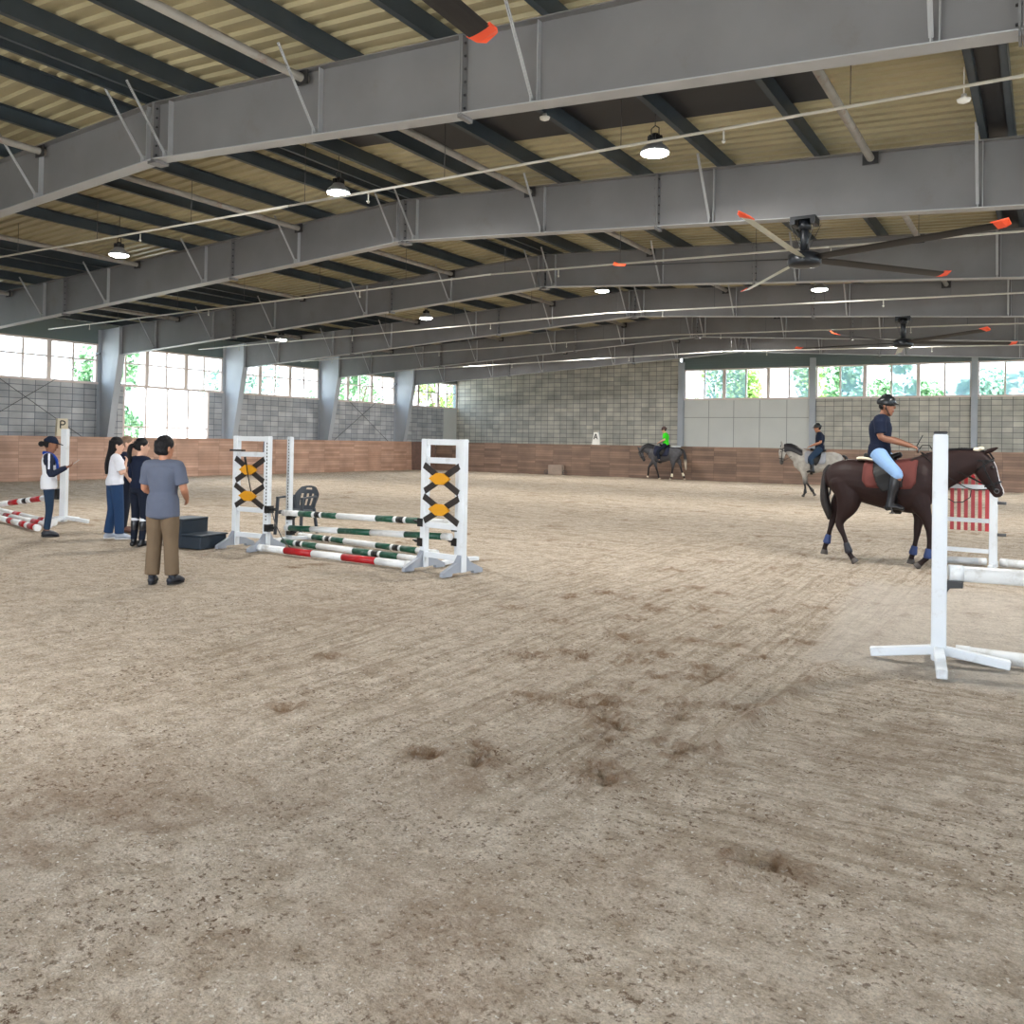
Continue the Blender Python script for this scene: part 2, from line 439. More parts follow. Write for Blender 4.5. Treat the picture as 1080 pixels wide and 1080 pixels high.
me.polygons.foreach_set('use_smooth', np.ones(len(quads), bool))
me.update(calc_edges=True)
a = me.color_attributes.new('damp', 'FLOAT_COLOR', 'POINT')
tint = np.stack([damp, patch, bandA, np.ones_like(damp)], -1).astype(np.float32)
a.data.foreach_set('color', tint.ravel())
a = me.color_attributes.new('rake', 'FLOAT_COLOR', 'POINT')
a.data.foreach_set('color', np.stack([bandA, bandB, far, np.ones_like(damp)], -1).astype(np.float32).ravel())
def sand_material():
    m, nt, b = new_mat('riding_sand')
    N = nt.nodes; Lk = nt.links
    tc = N.new('ShaderNodeTexCoord')
    at = N.new('ShaderNodeAttribute'); at.attribute_name = 'damp'
    sp = N.new('ShaderNodeSeparateColor'); Lk.new(at.outputs['Color'], sp.inputs['Color'])
    def noise_(s, d=6, r=.6):
        n = N.new('ShaderNodeTexNoise'); n.inputs['Scale'].default_value = s; n.inputs['Detail'].default_value = d
        n.inputs['Roughness'].default_value = r; Lk.new(tc.outputs['Object'], n.inputs['Vector']); return n.outputs['Fac']
    def ramp(f, p0, c0, p1, c1):
        r = N.new('ShaderNodeValToRGB'); r.color_ramp.elements[0].position = p0; r.color_ramp.elements[1].position = p1
        r.color_ramp.elements[0].color = c0; r.color_ramp.elements[1].color = c1; Lk.new(f, r.inputs['Fac']); return r.outputs['Color']
    def mix(f, A, B, bt='MIX'):
        x = N.new('ShaderNodeMix'); x.data_type = 'RGBA'; x.blend_type = bt
        if isinstance(f, float): x.inputs['Factor'].default_value = f
        else: Lk.new(f, x.inputs['Factor'])
        for s, v_ in (('A', A), ('B', B)):
            if isinstance(v_, tuple): x.inputs[s].default_value = v_
            else: Lk.new(v_, x.inputs[s])
        return x.outputs['Result']
    ra = N.new('ShaderNodeAttribute'); ra.attribute_name = 'rake'
    rs_ = N.new('ShaderNodeSeparateColor'); Lk.new(ra.outputs['Color'], rs_.inputs['Color'])
    def math_(op, a_, b_):
        x = N.new('ShaderNodeMath'); x.operation = op
        for i, v_ in enumerate((a_, b_)):
            if isinstance(v_, (int, float)): x.inputs[i].default_value = v_
            else: Lk.new(v_, x.inputs[i])
        return x.outputs[0]
    def streak(rot, sx, sy):
        mp = N.new('ShaderNodeMapping'); mp.inputs['Rotation'].default_value = (0, 0, rot); mp.inputs['Scale'].default_value = (sx, sy, 1)
        Lk.new(tc.outputs['Object'], mp.inputs['Vector'])
        n = N.new('ShaderNodeTexNoise'); n.inputs['Scale'].default_value = 1; n.inputs['Detail'].default_value = 3; n.inputs['Roughness'].default_value = .6
        n.inputs['Distortion'].default_value = .25
        Lk.new(mp.outputs['Vector'], n.inputs['Vector']); return n.outputs['Fac']
    sA = math_('MULTIPLY', math_('SUBTRACT', streak(R(5), 15, .6), .5), rs_.outputs[0])
    sB = math_('MULTIPLY', math_('SUBTRACT', streak(R(-10), .8, 13), .5), rs_.outputs[1])
    sC = math_('MULTIPLY', math_('SUBTRACT', streak(R(-30), 1.1, 4.5), .5), rs_.outputs[2])
    rake = math_('ADD', math_('ADD', sA, sB), math_('MULTIPLY', sC, .8))
    base = ramp(noise_(.45, 6, .65), .38, rgb(214, 199, 179), .62, rgb(198, 180, 156))
    col = mix(.7, base, ramp(noise_(6, 9, .8), .36, rgb(156, 136, 113), .62, rgb(228, 215, 198)), 'MIX')
    rk = N.new('ShaderNodeValToRGB'); Lk.new(math_('ADD', rake, .5), rk.inputs['Fac'])
    rk.color_ramp.elements[0].position = .40; rk.color_ramp.elements[0].color = (.66, .62, .56, 1)
    rk.color_ramp.elements[1].position = .52; rk.color_ramp.elements[1].color = (1.0, 1.0, 1.0, 1)
    col = mix(.75, col, rk.outputs['Color'], 'MULTIPLY')
    grain = ramp(noise_(75, 5, .85), .38, (.5, .5, .5, 1), .58, (1.15, 1.15, 1.15, 1))
    col = mix(.6, col, grain, 'MULTIPLY')
    # dark specks and pale chips
    sm = ramp(noise_(34, 4, .7), .555, (0, 0, 0, 1), .625, (.9, .9, .9, 1))
    clus = ramp(noise_(1.6, 4, .6), .40, (.45, .45, .45, 1), .6, (1.1, 1.1, 1.1, 1))
    col = mix(math_('MULTIPLY', sm, clus), col, rgb(100, 76, 54))
    sm = ramp(noise_(47, 2, .5), .64, (0, 0, 0, 1), .71, (1, 1, 1, 1))
    col = mix(sm, col, rgb(228, 222, 210))
    col = mix(math_('MULTIPLY', ramp(noise_(19, 5, .8), .35, (.35, .35, .35, 1), .56, (1, 1, 1, 1)), sp.outputs[0]), col, rgb(128, 98, 70))
    col = mix(math_('MULTIPLY', sp.outputs[1], .45), col, rgb(206, 198, 188))
    Lk.new(col, b.inputs['Base Color'])
    b.inputs['Roughness'].default_value = .8; b.inputs['Specular IOR Level'].default_value = .35
    h = math_('ADD', math_('ADD', noise_(22, 9, .8), math_('MULTIPLY', noise_(80, 4, .7), .7)), math_('MULTIPLY', rake, 2.6))
    h = math_('ADD', h, math_('MULTIPLY', noise_(11, 4, .6), 1.2))
    bp = N.new('ShaderNodeBump'); bp.inputs['Strength'].default_value = 1.0; bp.inputs['Distance'].default_value = .036
    Lk.new(h, bp.inputs['Height']); Lk.new(bp.outputs['Normal'], b.inputs['Normal'])
    return m
M['sand'] = sand_material()
me.materials.append(M['sand'])
tag(link(bpy.data.objects.new('floor', me)), kind='structure')

# outside ground
bm = bmesh.new(); box(bm, -120, 60, -60, 130, -.5, -.12)
tag(obj('ground', bm, M['conc']), kind='structure')

# ---- windows
def window(n, wall, a0, a1, z0, z1, cols, rows, thick_every=2, pos=None):
    """wall 'L' (plane X) or 'G' (plane Y); a along the wall"""
    p = XL if wall == 'L' else (YG if wall == 'G' else XRt)
    if pos is not None: p = pos
    sgn = 1 if wall == 'R' else (-1 if wall == 'G' else 1)
    def B(bm, u0, u1, w0, w1, d0, d1):
        if wall == 'G': box(bm, u0, u1, p + d0, p + d1, w0, w1)
        elif wall == 'L': box(bm, p - d1, p - d0, u0, u1, w0, w1)
        else: box(bm, p + d0, p + d1, u0, u1, w0, w1)
    root = thing('window_%d' % n, None, None, kind='structure')
    bm = bmesh.new()
    B(bm, a0, a1, z0 - .09, z0, -.08, .16); B(bm, a0, a1, z1, z1 + .07, -.03, .14)
    B(bm, a0, a0 + .08, z0, z1, -.02, .14); B(bm, a1 - .08, a1, z0, z1, -.02, .14)
    xs = np.linspace(a0 + .025, a1 - .025, cols + 1)
    for i in range(1, cols):
        w = .09 if i % thick_every == 0 else .038
        B(bm, xs[i] - w, xs[i] + w, z0, z1, (-.02 if w > .05 else .02), .12)
    if isinstance(rows, int): zz = list(np.linspace(z0, z1, rows + 1))[1:-1]
    else: zz = rows
    for z in zz: B(bm, a0, a1, z - .03, z + .03, .01, .11)
    obj('window_frame', bm, M['frame'], root)
    bm = bmesh.new()
    B(bm, a0 + .04, a1 - .04, z0, z1, .055, .065)
    obj('window_pane', bm, M['glass'], root)
    if wall == 'G':
        c_ = (a0 + a1) / 2; bm = bmesh.new()
        if n == SCR: B(bm, a0 + .08, c_ - .04, z0, z1, .09, .095)
        else: B(bm, c_ + .04, a1 - .08, z0, z1, .09, .095)
        obj('insect_screen', bm, M['screen'], root)
    return root
SCR = 10
def glass_mat():
    m = bpy.data.materials.new('clear_window_glass'); m.use_nodes = True
    nt = m.node_tree; nt.nodes.clear()
    o = nt.nodes.new('ShaderNodeOutputMaterial'); mx = nt.nodes.new('ShaderNodeMixShader')
    t = nt.nodes.new('ShaderNodeBsdfTransparent'); t.inputs['Color'].default_value = (.93, .97, .97, 1)
    g = nt.nodes.new('ShaderNodeBsdfGlossy'); g.inputs['Roughness'].default_value = .05
    mx.inputs[0].default_value = .06
    nt.links.new(t.outputs[0], mx.inputs[1]); nt.links.new(g.outputs[0], mx.inputs[2]); nt.links.new(mx.outputs[0], o.inputs[0])
    return m
M['glass'] = glass_mat()
def screen_mat():
    m = bpy.data.materials.new('fine_insect_screen'); m.use_nodes = True
    nt = m.node_tree; nt.nodes.clear()
    o = nt.nodes.new('ShaderNodeOutputMaterial'); mx = nt.nodes.new('ShaderNodeMixShader')
    t = nt.nodes.new('ShaderNodeBsdfTransparent'); g = nt.nodes.new('ShaderNodeBsdfDiffuse'); g.inputs['Color'].default_value = (.55, .75, .85, 1)
    mx.inputs[0].default_value = .45
    nt.links.new(t.outputs[0], mx.inputs[1]); nt.links.new(g.outputs[0], mx.inputs[2]); nt.links.new(mx.outputs[0], o.inputs[0])
    return m
M['screen'] = screen_mat()

# ---- left wall
T = .22
SL, TL = 3.78, 5.22          # sill and head of the side windows
bm = bmesh.new()
box(bm, XL - T, XL, YB, 21.85, -.3, SL - .09); box(bm, XL - T, XL, 26.1, YG, -.3, SL - .09)
box(bm, XL - T, XL, 21.85, 26.1, -.3, 1.1)
tag(obj('wall_left', bm, M['block_l']), kind='structure')
bm = bmesh.new()
box(bm, XL - T, XL, YB, YG, TL + .07, 6.4)
for k in range(8): box(bm, XL - T, XL, FY[k] - .13, FY[k] + .13, SL - .09, TL + .07)
tag(obj('trim_1', bm, M['corr']), kind='structure')
wn = 1
for k in range(7):
    a0, a1 = FY[k] + .13, (FY[k + 1] - .13 if k < 6 else YG - .1)
    if k == 6: a0, a1 = 39.35, 45.3
    window(wn, 'L', a0, a1, SL, TL, 6, [SL + .86]); wn += 1
window(wn, 'L', 21.85, 26.1, 1.1, SL - .09, 4, [2.05], 9); wn += 1
# white board in the far left corner
bm = bmesh.new(); box(bm, XL, XL + .04, 43.9, 45.3, 0, SL - .1)
tag(obj('trim_2', bm, M['panel']), kind='structure')

# ---- end wall
bm = bmesh.new()
box(bm, XL - T, -17.15, YG, YG + T, -.3, 6.75)
box(bm, -9.98, XRt, YG, YG + T, -.3, 4.13)
tag(obj('wall_back', bm, M['block']), kind='structure')
SG, TG = 4.22, 5.72
bm = bmesh.new(); box(bm, -16.85, -10.0, YG, YG + .08, -.3, SG - .09)
for k, x in enumerate((-15.46, -14.1, -12.73, -11.34)): box(bm, x - .015, x + .015, YG - .006, YG, 1.3, SG - .12, 1)
box(bm, -16.85, -10.25, YG - .006, YG, 3.17, 3.2, 1)
tag(obj('trim_3', bm, [M['panel'], M['seam']]), kind='structure')
wedges = ((-16.85, -14.63), (-14.63, -12.3), (-12.3, -10.2), (-9.9, -7.6), (-7.6, -5.2), (-5.2, -2.95), (-2.72, -.5), (-.5, 1.7), (1.7, 3.9), (4.1, 6.2), (6.2, 8.3))
for a0, a1 in wedges:
    window(wn, 'G', a0, a1, SG, TG, 2, 1, 9); wn += 1
bm = bmesh.new()
z = TG + .07
while z < 6.75:
    box(bm, -17, XRt, YG + .02, YG + .12, z, z + .09); box(bm, -17, XRt, YG + .05, YG + .12, z + .09, z + .13); z += .13
tag(obj('trim_4', bm, M['corr']), kind='structure')
for nme, x, w, lab in (('steel_post', -17.0, .16, 'white steel post at right edge of the tall block wall'), ('steel_post', -10.05, .14, 'white steel post between white panels and block wall'), ('steel_post', -2.83, .13, 'white steel post behind the dark horse, splitting the end windows')):
    bm = bmesh.new()
    box(bm, x - w, x + w, YG - .16, YG - .145, 0, 6.2); box(bm, x - w, x + w, YG - .015, YG - .0, 0, 6.2); box(bm, x - .01, x + .01, YG - .145, YG - .015, 0, 6.2)
    o = obj(nme, bm, M['column']); tag(o, lab, 'post', 'steel posts along the end wall')

# ---- right and near walls (outside the frame): block base, window band, big open doorway behind the camera
bm = bmesh.new()
box(bm, XRt, XRt + T, YB, YG, -.3, 2.2); box(bm, XRt, XRt + T, YB, YG, 5.3, 6.4)
tag(obj('wall_right', bm, M['block_l']), kind='structure')
for k in range(7):
    a0, a1 = FY[k] + .13, min(FY[k + 1] - .13, YG - .1)
    window(wn, 'R', a0, a1, 2.3, 5.22, 6, 2); wn += 1
bm = bmesh.new()
box(bm, XL - T, -12, YB - T, YB, -.3, 6.9); box(bm, 3, XRt + T, YB - T, YB, -.3, 6.9); box(bm, -12, 3, YB - T, YB, 4.2, 6.9)
tag(obj('wall_front', bm, M['block']), kind='structure')

# ---- roof sheet: ribs run down the slope
bm = bmesh.new()
prof = []
y = YB - .4
while y < YG + .5:
    prof += [(y, 0), (y + .13, 0), (y + .16, -.045), (y + .25, -.045), (y + .28, 0)]
    y += .28
zs = PH + .045 + .005
xs = [XL - .5, XR, XRt + .5]
cols_ = [[bm.verts.new((x, p[0], ZT(x) + zs + p[1])) for p in prof] for x in xs]
for A, B in zip(cols_[:-1], cols_[1:]):
    for k in range(len(prof) - 1):
        if (Vector(A[k].co) - Vector(A[k + 1].co)).length > 1e-5: bm.faces.new((A[k], B[k], B[k + 1], A[k + 1]))
top = [[bm.verts.new((x, yy, ZT(x) + zs + .06)) for yy in (YB - .4, YG + .5)] for x in xs]
for A, B in zip(top[:-1], top[1:]): bm.faces.new((A[0], A[1], B[1], B[0]))
tag(obj('ceiling', bm, M['sheet']), kind='structure')

# ---- dark area of the roof underside, drawn as flat black panels, first bay
def dark_area(x0, x1, y0, y1, lab):
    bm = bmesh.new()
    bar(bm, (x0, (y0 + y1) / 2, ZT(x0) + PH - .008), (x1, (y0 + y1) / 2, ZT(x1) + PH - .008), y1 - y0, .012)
    tag(obj('roof_dark_area', bm, M['roof_dark']), lab, 'roof board', 'dark areas under the roof sheet')
dark_area(-10.75, -9.5, 9.0, 12.0, 'small black area under roof sheet, left of the two rusty pipe ends')
dark_area(-9.35, -2.6, 9.0, 12.75, 'long black area under the cream roof sheet behind nearest rafter')

# ---- purlins
def purlin_bm(x, h=PH, w=.085):
    bm = bmesh.new(); z = ZT(x) + .004; s = 1 if x < XR else -1
    y0, y1 = YB + .1, YG - .02
    box(bm, x - .004, x + .004, y0, y1, z, z + h)
    box(bm, x, x + s * w, y0, y1, z, z + .008); box(bm, x, x + s * w, y0, y1, z + h - .008, z + h)
    box(bm, x + s * (w - .006), x + s * w, y0, y1, z, z + .03)
    return bm
offs_r = [-10.85, -9.45, -7.93, -6.38, -4.8, -3.17, -.78, -.42, 1.2, 2.8, 4.4, 6.0, 7.6]
offs_l = [-12.78, -14.38, -16.0, -17.65, -19.2, -22.4, -23.1, -24.2, -25.8, -27.4, -29.0, -30.6]
words = ['first', 'second', 'third', 'fourth', 'fifth', 'sixth', 'seventh', 'eighth', 'ninth', 'tenth', 'eleventh', 'twelfth', 'thirteenth']
for i, x in enumerate(offs_r):
    tag(obj('roof_purlin', purlin_bm(x), M['purlin']), 'dark blue-grey steel roof purlin, %s to the right of the ridge' % words[i], 'roof purlin', 'purlins under the roof sheet')
for i, x in enumerate(offs_l):
    tag(obj('roof_purlin', purlin_bm(x), M['purlin']), 'dark blue-grey steel roof purlin, %s to the left of the ridge' % words[i], 'roof purlin', 'purlins under the roof sheet')
bm = bmesh.new(); 
for x in (XR - .16, XR + .16): box(bm, x - .004, x + .004, YB + .1, YG, 6.864, 7.05); box(bm, x - .03, x + .03, YB + .1, YG, 6.86, 6.866)
tag(obj('roof_purlin', bm, M['purlin']), 'paired dark steel purlins running along the roof ridge', 'roof purlin', 'purlins under the roof sheet')
# dark strip laid in the gap between the two close purlins at the right
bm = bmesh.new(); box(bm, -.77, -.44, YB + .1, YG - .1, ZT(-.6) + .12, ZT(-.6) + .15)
tag(obj('roof_dark_strip', bm, M['roof_dark']), 'narrow dark strip between the two close purlins, far right of roof', 'roof strip')

# ---- round strut pipes between rafters, with clamp plates
for i, (x, lab) in enumerate(((-2.4, 'rust-stained round steel strut pipe above the big fan'), (-8.65, 'grey-brown round strut pipe, next right of the ridge'), (-14.9, 'grey round strut pipe, next left of the ridge'),
                     (-20.9, 'grey round strut pipe halfway down the left roof slope'), (-27.2, 'grey round strut pipe near the left windows'))):
    t = thing('strut_pipe', lab, 'roof strut', (x, 0, ZT(x) - .11), 0, 'round strut pipes between rafters')
    bm = bmesh.new(); cyl(bm, (0, YB + .1, 0), (0, YG - .1, 0), .06, 12)
    obj('pipe', bm, M['strut'], t, True)
    for k in range(7):
        for d in (-.02, .02):
            bm = bmesh.new(); box(bm, -.12, .12, FY[k] + d * 5 - .008, FY[k] + d * 5 + .008, -.1, .1); obj('clamp_plate', bm, M['bolt'], t)

# ---- portal frames: tapered rafters with bolted splices and fly braces
def rafter(k, lab):
    y = FY[k]
    t = thing('roof_rafter', lab, 'roof rafter', (XR, y, 0), 0, 'grey steel rafters crossing the hall')
    dx = lambda x: x - XR
    xs = [XL + 1.375, XR, XRt - 1.375]
    bm = bmesh.new()
    # web, thin plate (the rafter runs the full width)
    pl = [(dx(x), ZB(x)) for x in xs] + [(dx(x), ZT(x)) for x in xs[::-1]]
    prism(bm, pl, 'y', -.006, .006)
    obj('web', bm, M['steel'], t)
    for nm, f, s in (('bottom_flange', ZB, 1), ('top_flange', ZT, -1)):
        bm = bmesh.new()
        for a, b in zip(xs[:-1], xs[1:]):
            bar(bm, (dx(a), 0, f(a) + s * .007), (dx(b), 0, f(b) + s * .007), .24, .014)
        obj(nm, bm, M['steel_light'] if s == 1 else M['steel'], t)
    # bolted end plates
    for x in (XR, -17.2, -6.0, -24.3, -.2, 4.4):
        bm = bmesh.new(); zb, zt = ZB(x) - .05, ZT(x)
        for o_ in (-.016, .016): box(bm, dx(x) + o_ - .012, dx(x) + o_ + .012, -.12, .12, zb, zt)
        if abs(x - XR) < .1:
            box(bm, dx(x) - .1, dx(x) + .1, -.12, .12, zb - .01, zb + .03)
        for q in np.linspace(zb + .12, zt - .1, 6):
            for sy in (-.07, .07):
                cyl(bm, (dx(x) - .05, sy, q), (dx(x) + .05, sy, q), .016, 6, mi=1)
        obj('splice_plate', bm, [M['steel'], M['bolt']], t)
    # fly braces rise from the lower flange to the purlins
    for x in (-.9, -5.02, -8.4, -11.52, -12.05, -15.0, -18.25, -22.3, -25.4, -28.6, 2.8, 6.0):
        z0 = ZB(x) + .06; z1 = ZT(x) + .05
        bm = bmesh.new()
        for s in (-1, 1):
            if k == 7 and s == 1: continue
            bar(bm, (dx(x), s * .09, z0), (dx(x) + .02, s * .78, z1), .045, .008, (1, 0, 0))
            bar(bm, (dx(x), s * .09, z0), (dx(x) + .02, s * .78, z1), .045, .008, (0, s, 1))
        box(bm, dx(x) - .008, dx(x) + .008, -.13, .13, z0 - .05, z0 + .06)
        # small stiffener behind the brace
        box(bm, dx(x) + .06, dx(x) + .07, -.09, .09, ZB(x) + .01, ZT(x) - .01)
        obj('fly_brace', bm, M['steel_light'], t)
    return t
rl = ['grey steel rafter just above the viewer, mostly out of the picture',
      'nearest grey steel rafter, crossing the top of the picture', 'second grey steel rafter, with the big black fan under it',
      'third grey steel rafter, landing on the nearest visible left column', 'fourth grey steel rafter, carrying the small far fan',
      'fifth grey steel rafter, third nearest the end wall', 'sixth grey steel rafter, last before the end wall', 'end wall rafter partly hidden above the block wall']
for k in range(7): rafter(k, rl[k])

# ---- tapered columns
cl = {1: 'tapered steel column beyond the left edge of the picture', 2: 'tapered grey column left of the standing women, second frame', 3: 'nearest visible tapered grey column, beside the tall glazed door', 4: 'tapered grey column between glazed door and third window bay', 5: 'tapered grey column above the left yellow-diamond jump wing', 6: 'farthest tapered grey column, near the far left corner', 0: 'tapered column at the viewer end of the side wall'}
for side in (0, 1):
    for k in range(7):
        bm = bmesh.new()
        if side == 0: X0, s = XL + .02, 1
        else: X0, s = XRt - .02, -1
        w0, w1 = .4, 1.32
        ztop = ZB(X0 + s * w1) + .0
        zt2 = ZT(X0)
        y = FY[k]
        for pl, a, b in (([(X0, 0), (X0 + s * w0, 0), (X0 + s * w1, ztop), (X0 + s * w1, ZT(X0 + s * w1)), (X0, zt2)], y - .006, y + .006),
                         ([(X0, 0), (X0 + s * .014, 0), (X0 + s * .014, zt2), (X0, zt2)], y - .14, y + .14),
                         ([(X0 + s * w0, 0), (X0 + s * (w0 + .016), 0), (X0 + s * (w1 + .016), ztop), (X0 + s * w1, ztop)], y - .14, y + .14),
                         ([(X0 + s * w1, ztop), (X0 + s * (w1 + .03), ztop), (X0 + s * (w1 + .03), ZT(X0 + s * w1)), (X0 + s * w1, ZT(X0 + s * w1))], y - .14, y + .14)):
            prism(bm, pl, 'y', a, b)
        if side == 0 and k in (1, 0): pass
        o = obj('steel_column', bm, M['column'])
        tag(o, cl[k] if side == 0 else 'tapered steel column of the right wall, outside the picture', 'column', 'tapered steel columns along the left wall' if side == 0 else 'tapered steel columns along the right wall')

# ---- bracing rods on the left wall
for (a, b, lab) in ((FY[3], FY[2], 'crossed thin bracing rods on left wall, behind the letter P'), (FY[6], FY[5], 'crossed thin bracing rods on left wall, near the far corner')):
    bm = bmesh.new()
    wire(bm, [(XL + .2, a - .2, 1.2), (XL + .2, b + .2, 4.9)], .012); wire(bm, [(XL + .23, b + .2, 1.2), (XL + .23, a - .2, 4.9)], .012)
    for yy, zz in ((a - .2, 1.2), (b + .2, 4.9), (b + .2, 1.2), (a - .2, 4.9)): box(bm, XL, XL + .24, yy - .03, yy + .03, zz - .04, zz + .04)
    tag(obj('bracing_rod', bm, M['rod']), lab, 'bracing', 'crossed bracing rods on the left wall')
# ---- kickboards
HK = 1.62
def kick(name, pts, m, ang=.0):
    bm = bmesh.new()
    return bm
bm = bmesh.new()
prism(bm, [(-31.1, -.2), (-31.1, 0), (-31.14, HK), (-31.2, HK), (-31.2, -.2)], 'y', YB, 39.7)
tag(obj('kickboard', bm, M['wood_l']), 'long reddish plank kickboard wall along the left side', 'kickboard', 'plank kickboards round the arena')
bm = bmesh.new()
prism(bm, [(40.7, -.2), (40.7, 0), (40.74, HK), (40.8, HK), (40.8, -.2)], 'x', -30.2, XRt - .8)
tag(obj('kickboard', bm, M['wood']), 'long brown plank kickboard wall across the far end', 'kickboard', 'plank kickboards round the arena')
bm = bmesh.new()
A_ = (-31.1, 39.7); B_ = (-30.2, 40.7)
prism(bm, [A_, B_, (B_[0] - .03, B_[1] + .06), (A_[0] - .06, A_[1] + .03)], 'z', -.2, HK)
tag(obj('kickboard', bm, M['xwood'] if 'xwood' in M else mat('dark_corner_wood', rgb(96, 66, 52), .5, 0, .2, 6)), 'short dark angled kickboard in the far left corner', 'kickboard', 'plank kickboards round the arena')
bm = bmesh.new()
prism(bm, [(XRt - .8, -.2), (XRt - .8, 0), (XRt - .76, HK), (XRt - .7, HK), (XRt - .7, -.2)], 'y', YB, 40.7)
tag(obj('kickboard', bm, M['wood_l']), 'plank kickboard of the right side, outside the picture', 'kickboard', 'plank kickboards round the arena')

# ---- letter boards
def letter_strokes(ch):
    if ch == 'P': return [[(-.09, -.14), (-.09, .14)], [(-.09, .14), (.03, .14), (.085, .1), (.085, .04), (.03, 0), (-.09, 0)]]
    return [[(-.1, -.14), (0, .14), (.1, -.14)], [(-.06, -.04), (.06, -.04)]]
def letter_board(ch, loc, rz, m, tw, lab):
    t = thing('letter_board', lab, 'letter board', loc, rz, 'dressage letter boards on the kickboards')
    bm = bmesh.new()
    prism(bm, [(-.23, 0), (.23, 0), (tw, .66), (-tw, .66)], 'y', -.06, .06); bevel_all(bm, .008)
    obj('board', bm, m, t)
    bm = bmesh.new()
    for st in letter_strokes(ch):
        for a, b in zip(st[:-1], st[1:]):
            bar(bm, (a[0], -.064, a[1] + .43), (b[0], -.064, b[1] + .43), .006, .045, up=(-(b[1] - a[1]), 0, b[0] - a[0]))
    obj('letter', bm, M['black'], t)
letter_board('P', (-31.19, 18.8, HK), R(90), M['cream'], .2, 'cream board with black letter P on the left kickboard')
letter_board('A', (-19.9, 40.77, HK), 0, M['boardwhite'], .13, 'white tapered board with black letter A on end kickboard')
# pale block with rings against the end kickboard
t = thing('concrete_block', 'pale rectangular block at the foot of the end kickboard', 'block', (-22.1, 40.52, 0))
bm = bmesh.new(); box(bm, -.42, .42, -.14, .14, 0, .52); bevel_all(bm, .02, 2); obj('block', bm, mat('grey_brown_block', rgb(150, 134, 122), .8, 0, .1), t)
bm = bmesh.new()
for x in (-.55, .55):
    pts = [(x + .11 * math.cos(q), -.1, .13 + .11 * math.sin(q)) for q in np.linspace(0, 2 * PI, 15)]
    wire(bm, pts, .015)
    wire(bm, [(x, -.1, .13), (x * .7, -.02, .13)], .015)
obj('ring', bm, M['rod'], t)

# ---- suspended water pipes, one per bay, with droppers
pl_ = ['thin white suspended pipe crossing in front of the second rafter', 'thin white suspended pipe crossing in front of the third rafter', 'thin white suspended pipe, third from the viewer', 'thin white suspended pipe, fourth from the viewer', 'thin white suspended pipe, farthest one before the end wall']
for i, (y, z, x0) in enumerate(((11.3, 5.93, -31.0), (18.1, 5.86, -31.0), (24.7, 5.78, -31.0), (30.2, 5.72, -30.5), (36.2, 5.7, -29.5))):
    t = thing('water_pipe', pl_[i], 'pipe', (0, y, z), 0, 'thin white pipes hung under the roof')
    sl = lambda x: -.018 * abs(x - XR) if i else 0.0
    bm = bmesh.new(); cyl(bm, (x0, 0, sl(x0)), (XR, 0, 0), .022, 8); cyl(bm, (XR, 0, 0), (XRt - 1, 0, sl(XRt - 1)), .022, 8)
    obj('pipe', bm, M['pipe'], t, True)
    for x in np.arange(-30, 8, 3.1):
        if x < x0 + .3: continue
        bm = bmesh.new(); cyl(bm, (x, 0, sl(x)), (x, 0, ZT(x) + PH - z), .006, 6); obj('hanger_rod', bm, M['rod'], t)
    for x in np.arange(-28.5, 7, 6.2):
        bm = bmesh.new(); cyl(bm, (x, 0, sl(x)), (x, 0, sl(x) - .16), .012, 6); cyl(bm, (x, 0, sl(x) - .16), (x, 0, sl(x) - .2), .03, 8, .012)
        obj('nozzle', bm, M['pipe'], t)

# ---- high bay lamps
LAMP_W = 40
def make_lamp():
    t = thing('high_bay_lamp', 'x', 'lamp')
    bm = bmesh.new(); lathe(bm, [(0, .16), (.1, .16), (.12, .12), (.2, .05), (.215, 0), (.205, -.01)], 28)
    obj('housing', bm, M['lamp'], t, True)
    bm = bmesh.new()
    for k in range(12):
        a = 2 * PI * k / 12; bar(bm, (.05 * math.cos(a), .05 * math.sin(a), .2), (.11 * math.cos(a), .11 * math.sin(a), .2), .01, .09)
    cyl(bm, (0, 0, .15), (0, 0, .28), .05, 14)
    obj('driver', bm, M['bolt'], t)
    bm = bmesh.new(); lathe(bm, [(.205, -.005), (.2, -.02), (.12, -.045), (0, -.055)], 28)
    obj('lens', bm, M['lens'], t, True)
    bm = bmesh.new(); wire(bm, [(-.06, 0, .24), (-.06, 0, .36), (0, 0, .4), (.06, 0, .36), (.06, 0, .24)], .008); cyl(bm, (0, 0, .4), (0, 0, .62), .007, 6)
    obj('hook', bm, M['bolt'], t)
    return t
lamp0 = make_lamp()
lamps = ((-4.95, 11.95, 6.0, 'lit round lamp in the nearest roof bay, right of centre'), (-11.2, 11.95, 6.26, 'lit round lamp in nearest roof bay, below the ridge'), (-17.78, 11.95, 5.75, 'lit round lamp in nearest roof bay, at left'),
         (-5.1, 23.6, 5.84, 'lit round lamp just below the big fan'), (-11.4, 23.6, 6.28, 'lit round lamp above the far block wall, middle of picture'), (-18.0, 23.6, 5.86, 'lit round lamp left of the one over the block wall'), (-24.9, 23.6, 5.45, 'lit round lamp above the left wall windows'))
for i, (x, y, z, lab) in enumerate(lamps):
    o = lamp0 if i == 0 else copy_tree(lamp0)
    o.location = (x, y, z); tag(o, lab, 'lamp', 'round lamps under the roof')
    hk = [c for c in o.children if c.name.startswith('hook')][0]
    gap = ZT(x) + PH - z - .12
    if abs(gap - .62) > .01: hk.data = hk.data.copy(); [setattr(v, 'co', Vector((v.co.x, v.co.y, max(v.co.z + (gap - .62) + .1, .4)))) for v in hk.data.vertices if v.co.z > .5]
